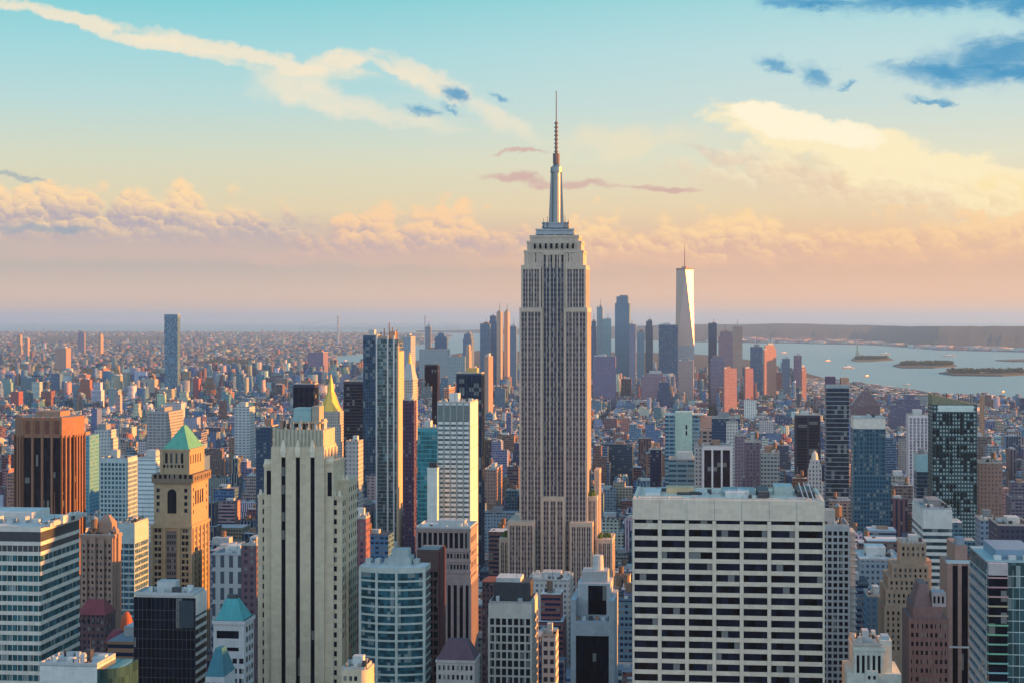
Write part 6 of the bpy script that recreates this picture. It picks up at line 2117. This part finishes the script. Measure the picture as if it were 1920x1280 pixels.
ROWS = ((0, 'far'), (1, 'middle'), (2, 'near'))
seen_labels = {}
todo = []
for i in sorted(ALONE, key=lambda i: CITY[i][6]):
    a0, a1, b0, b1, h, pc, px, D = CITY[i]
    g = random.Random(i * 13 + 5)
    w, d = a1 - a0, b1 - b0
    col = jitter(PAL[pc][0], g)
    m, top, kind = block_parts(g, w, d, h, col, True)
    am = (a0 + a1) / 2
    x, y = am * e1[0] + b0 * e2[0], am * e1[1] + b0 * e2[1]
    size = 'low' if h < 28 else ('mid-height' if h < 60 else 'tall')
    wide = 'broad ' if w > 44 else ('narrow ' if w < 20 else '')
    nm = {'low': 'low_building', 'mid-height': 'loft_building', 'tall': 'block_tower'}[size]
    r = empty(nm, (x, y, 0), -TH)
    m.build('wall', cityf, r)
    tx0, tx1, ty0, ty1, tz = top
    W, L = tx1 - tx0, ty1 - ty0
    tank = g.random() < .35 and h > 20
    if g.random() < .85:
        hw, hl = W * g.uniform(.25, .5), L * g.uniform(.25, .5)
        hx, hy = tx0 + g.uniform(.1, .45) * W, ty0 + g.uniform(.2, .45) * L
        MB().box(hx, hx + hw, hy, hy + hl, tz, tz + g.uniform(2.6, 6)).build('roof_hut', g.choice((PLANT(), BRICKP(), ROOF(), PALE_ROOF())), r)
    for _ in range(g.randint(1, 3)):
        ux, uy = tx0 + g.uniform(.06, .8) * W, ty0 + g.uniform(.06, .7) * L
        MB().box(ux, ux + g.uniform(1.5, 4), uy, uy + g.uniform(1.5, 4), tz, tz + g.uniform(1.4, 3)).build('cooling_unit', g.choice((PLANT(), PALE_ROOF(), DARK())), r)
    if tank:
        ux, uy = tx0 + g.uniform(.2, .8) * W, ty0 + g.uniform(.15, .6) * L
        q = MB()
        for dx in (-1.2, 1.2):
            for dy in (-1.2, 1.2):
                q.box(ux + dx - .2, ux + dx + .2, uy + dy - .2, uy + dy + .2, tz, tz + 4)
        q.cyl(ux, uy, tz + 3.8, tz + 9, 2.1, 2.0, 10)
        q.build('water_tank', WOOD(), r)
    yt = HZ + (CZ - h) * F / D
    side, who = rel_phrase(px, yt, D)
    todo.append((r, size, wide, PAL[pc][1], {'plain': 'flat roofed', 'step': 'stepped', 'notch': 'notched'}[kind], tank, side, who, px, yt, D))

NOUN = {'low': 'building', 'mid-height': 'block', 'tall': 'tower'}
groups = {}
for t in todo:
    r, size, wide, colr, form, tank, side, who, px, yt, D = t
    lab = '%s%s %s %s%s %s %s' % (wide, size, colr, NOUN[size], ' with tank' if tank else '', side, who)
    groups.setdefault(lab, []).append(t)
ORD = ('first', 'second', 'third', 'fourth', 'fifth', 'sixth', 'seventh', 'eighth', 'ninth', 'tenth', 'eleventh', 'twelfth')
for lab, ts in groups.items():
    ts.sort(key=lambda t: t[9])
    for k, t in enumerate(ts):
        l2 = lab
        if len(ts) == 2:
            l2 = ('upper ', 'lower ')[k] + lab
        elif len(ts) > 2:
            l2 = ('topmost ' if k == 0 else 'lowest ' if k == len(ts) - 1 else ORD[k] + ' down ') + lab
        tag(t[0], l2, 'building', 'ordinary buildings between the towers')


def mass(name, label, boxes, mat, ang):
    """many far blocks as one mesh; boxes are (a0, a1, b0, b1, height, colour) in a frame turned by ang"""
    n = len(boxes)
    A = np.array([q[:5] for q in boxes], dtype=np.float32)
    Z0 = np.array([q[6] if len(q) > 6 else 0.0 for q in boxes], dtype=np.float32)
    V = np.zeros((n, 8, 3), np.float32)
    xs = [0, 1, 1, 0]
    ys = [0, 0, 1, 1]
    for k in range(4):
        V[:, k, 0] = V[:, k + 4, 0] = A[:, xs[k]]
        V[:, k, 1] = V[:, k + 4, 1] = A[:, 2 + ys[k]]
        V[:, k, 2] = Z0
        V[:, k + 4, 2] = A[:, 4]
    fc = np.array([(0, 1, 5, 4), (1, 2, 6, 5), (2, 3, 7, 6), (3, 0, 4, 7), (4, 5, 6, 7)], np.int32)
    FI = (fc[None] + (np.arange(n, dtype=np.int32) * 8)[:, None, None]).reshape(-1)
    me = bpy.data.meshes.new(name)
    me.vertices.add(n * 8)
    me.vertices.foreach_set('co', V.ravel())
    me.loops.add(n * 20)
    me.loops.foreach_set('vertex_index', FI)
    me.polygons.add(n * 5)
    me.polygons.foreach_set('loop_start', np.arange(n * 5, dtype=np.int32) * 4)
    me.polygons.foreach_set('loop_total', np.full(n * 5, 4, np.int32))
    me.update(calc_edges=True)
    me.materials.append(mat)
    col = np.array([tuple(q[5]) + (1.0,) for q in boxes], np.float32)
    at = me.attributes.new('tint', 'FLOAT_COLOR', 'FACE')
    at.data.foreach_set('color', np.repeat(col, 5, axis=0).ravel())
    o = bpy.data.objects.new(name, me)
    o.rotation_euler = (0, 0, ang)
    C.objects.link(o)
    return tag(o, label, 'rooftops', kind='stuff')


rest = []
for i, c in enumerate(CITY):
    if i in alone:
        continue
    a0, a1, b0, b1, h, pc, px, D = c
    g = R
    col = jitter(PAL[pc][0], g)
    if h > 22 and g.random() < .45:
        k = g.uniform(.6, .88)
        W, L = a1 - a0, b1 - b0
        rest.append((a0, a1, b0, b1, h * k, col))
        rest.append((a0 + W * g.uniform(0, .3), a1 - W * g.uniform(.02, .3), b0 + L * g.uniform(.03, .3), b1 - L * g.uniform(.03, .25), h, col))
    else:
        rest.append((a0, a1, b0, b1, h, col))
    if D < 5200:
        W, L = a1 - a0, b1 - b0
        for _ in range(g.choice((1, 2, 3, 4))):
            x, y = a0 + g.uniform(.08, .7) * W, b0 + g.uniform(.08, .7) * L
            rest.append((x, x + g.uniform(3, 8), y, y + g.uniform(3, 8), h + g.uniform(2, 5.5), jitter(PAL[g.choice((0, 4, 6, 2, 3))][0], g), h - .5))
mass('city_rooftops', 'mass of low rooftops filling the streets between the towers', rest, cityf, -TH)

# the boroughs over the river, on a turned grid
ANG = math.radians(22)
f1, f2 = (math.cos(ANG), math.sin(ANG)), (-math.sin(ANG), math.cos(ANG))
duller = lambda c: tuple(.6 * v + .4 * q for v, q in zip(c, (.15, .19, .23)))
far = []
n = 0
while n < 15000:
    py = HZ + 24.5 + (R.random() ** 1.5) * 112
    px = R.uniform(-160, 850)
    x, y = ground(px, py)
    if not poly_has(BRO, x, y) or in_park(x, y):
        n += 1
        continue
    a, b = x * f1[0] + y * f1[1], x * f2[0] + y * f2[1]
    sc = 1.0 if y < 9000 else y / 9000
    a, b = round(a / 38) * 38, round(b / 46) * 46
    u = R.random()
    h = R.uniform(8, 16) if u < .86 else (R.uniform(16, 30) if u < .98 else R.uniform(30, 65))
    w, d = R.uniform(16, 34) * min(2.4, sc), R.uniform(14, 30) * min(2, sc)
    if u > .98:
        w, d = R.uniform(16, 30), R.uniform(16, 26)
    if 600 < px < 860 and h > 30:
        h = 22
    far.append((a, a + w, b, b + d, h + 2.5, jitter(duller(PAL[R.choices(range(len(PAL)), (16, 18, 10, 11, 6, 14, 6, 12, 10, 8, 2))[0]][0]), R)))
    n += 1
# warehouses and sheds on the other shores
for _ in range(420):
    px = R.uniform(1330, 1990)
    py = np.interp(px, (1300, 1500, 1640, 1760, 1920, 2150), (641, 644, 647, 656, 660, 664)) - R.uniform(0, 1) ** 2 * 7 - .3
    x, y = ground(px, py)
    a, b = x * f1[0] + y * f1[1], x * f2[0] + y * f2[1]
    far.append((a, a + R.uniform(50, 240), b, b + R.uniform(40, 120), R.uniform(14, 30) + (645 - py if py < 645 else 0) * 3, jitter(R.choice(((.5, .3, .25), (.55, .5, .45), (.42, .2, .2), (.5, .5, .5))), R)))
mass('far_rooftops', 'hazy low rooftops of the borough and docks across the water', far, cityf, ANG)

# ------------------------------------------------------------------ air
def air():
    m = MB()
    m.box(-92000, 92000, -5000, 132000, -5.0, 570.0)
    o = m.build('haze', None)
    mt = bpy.data.materials.new('haze_air')
    mt.use_nodes = True
    t = NT(mt.node_tree)
    t.n.clear()
    v = t.new('ShaderNodeVolumePrincipled')
    v.inputs['Color'].default_value = (0.40, 0.66, 0.97, 1)
    v.inputs['Density'].default_value = 2.3e-5
    v.inputs['Anisotropy'].default_value = 0.2
    t.l.new(v.outputs[0], t.new('ShaderNodeOutputMaterial').inputs['Volume'])
    o.data.materials.append(mt)
    o['kind'] = 'stuff'
    tag(o, 'pale blue evening haze lying over the whole city')


air()
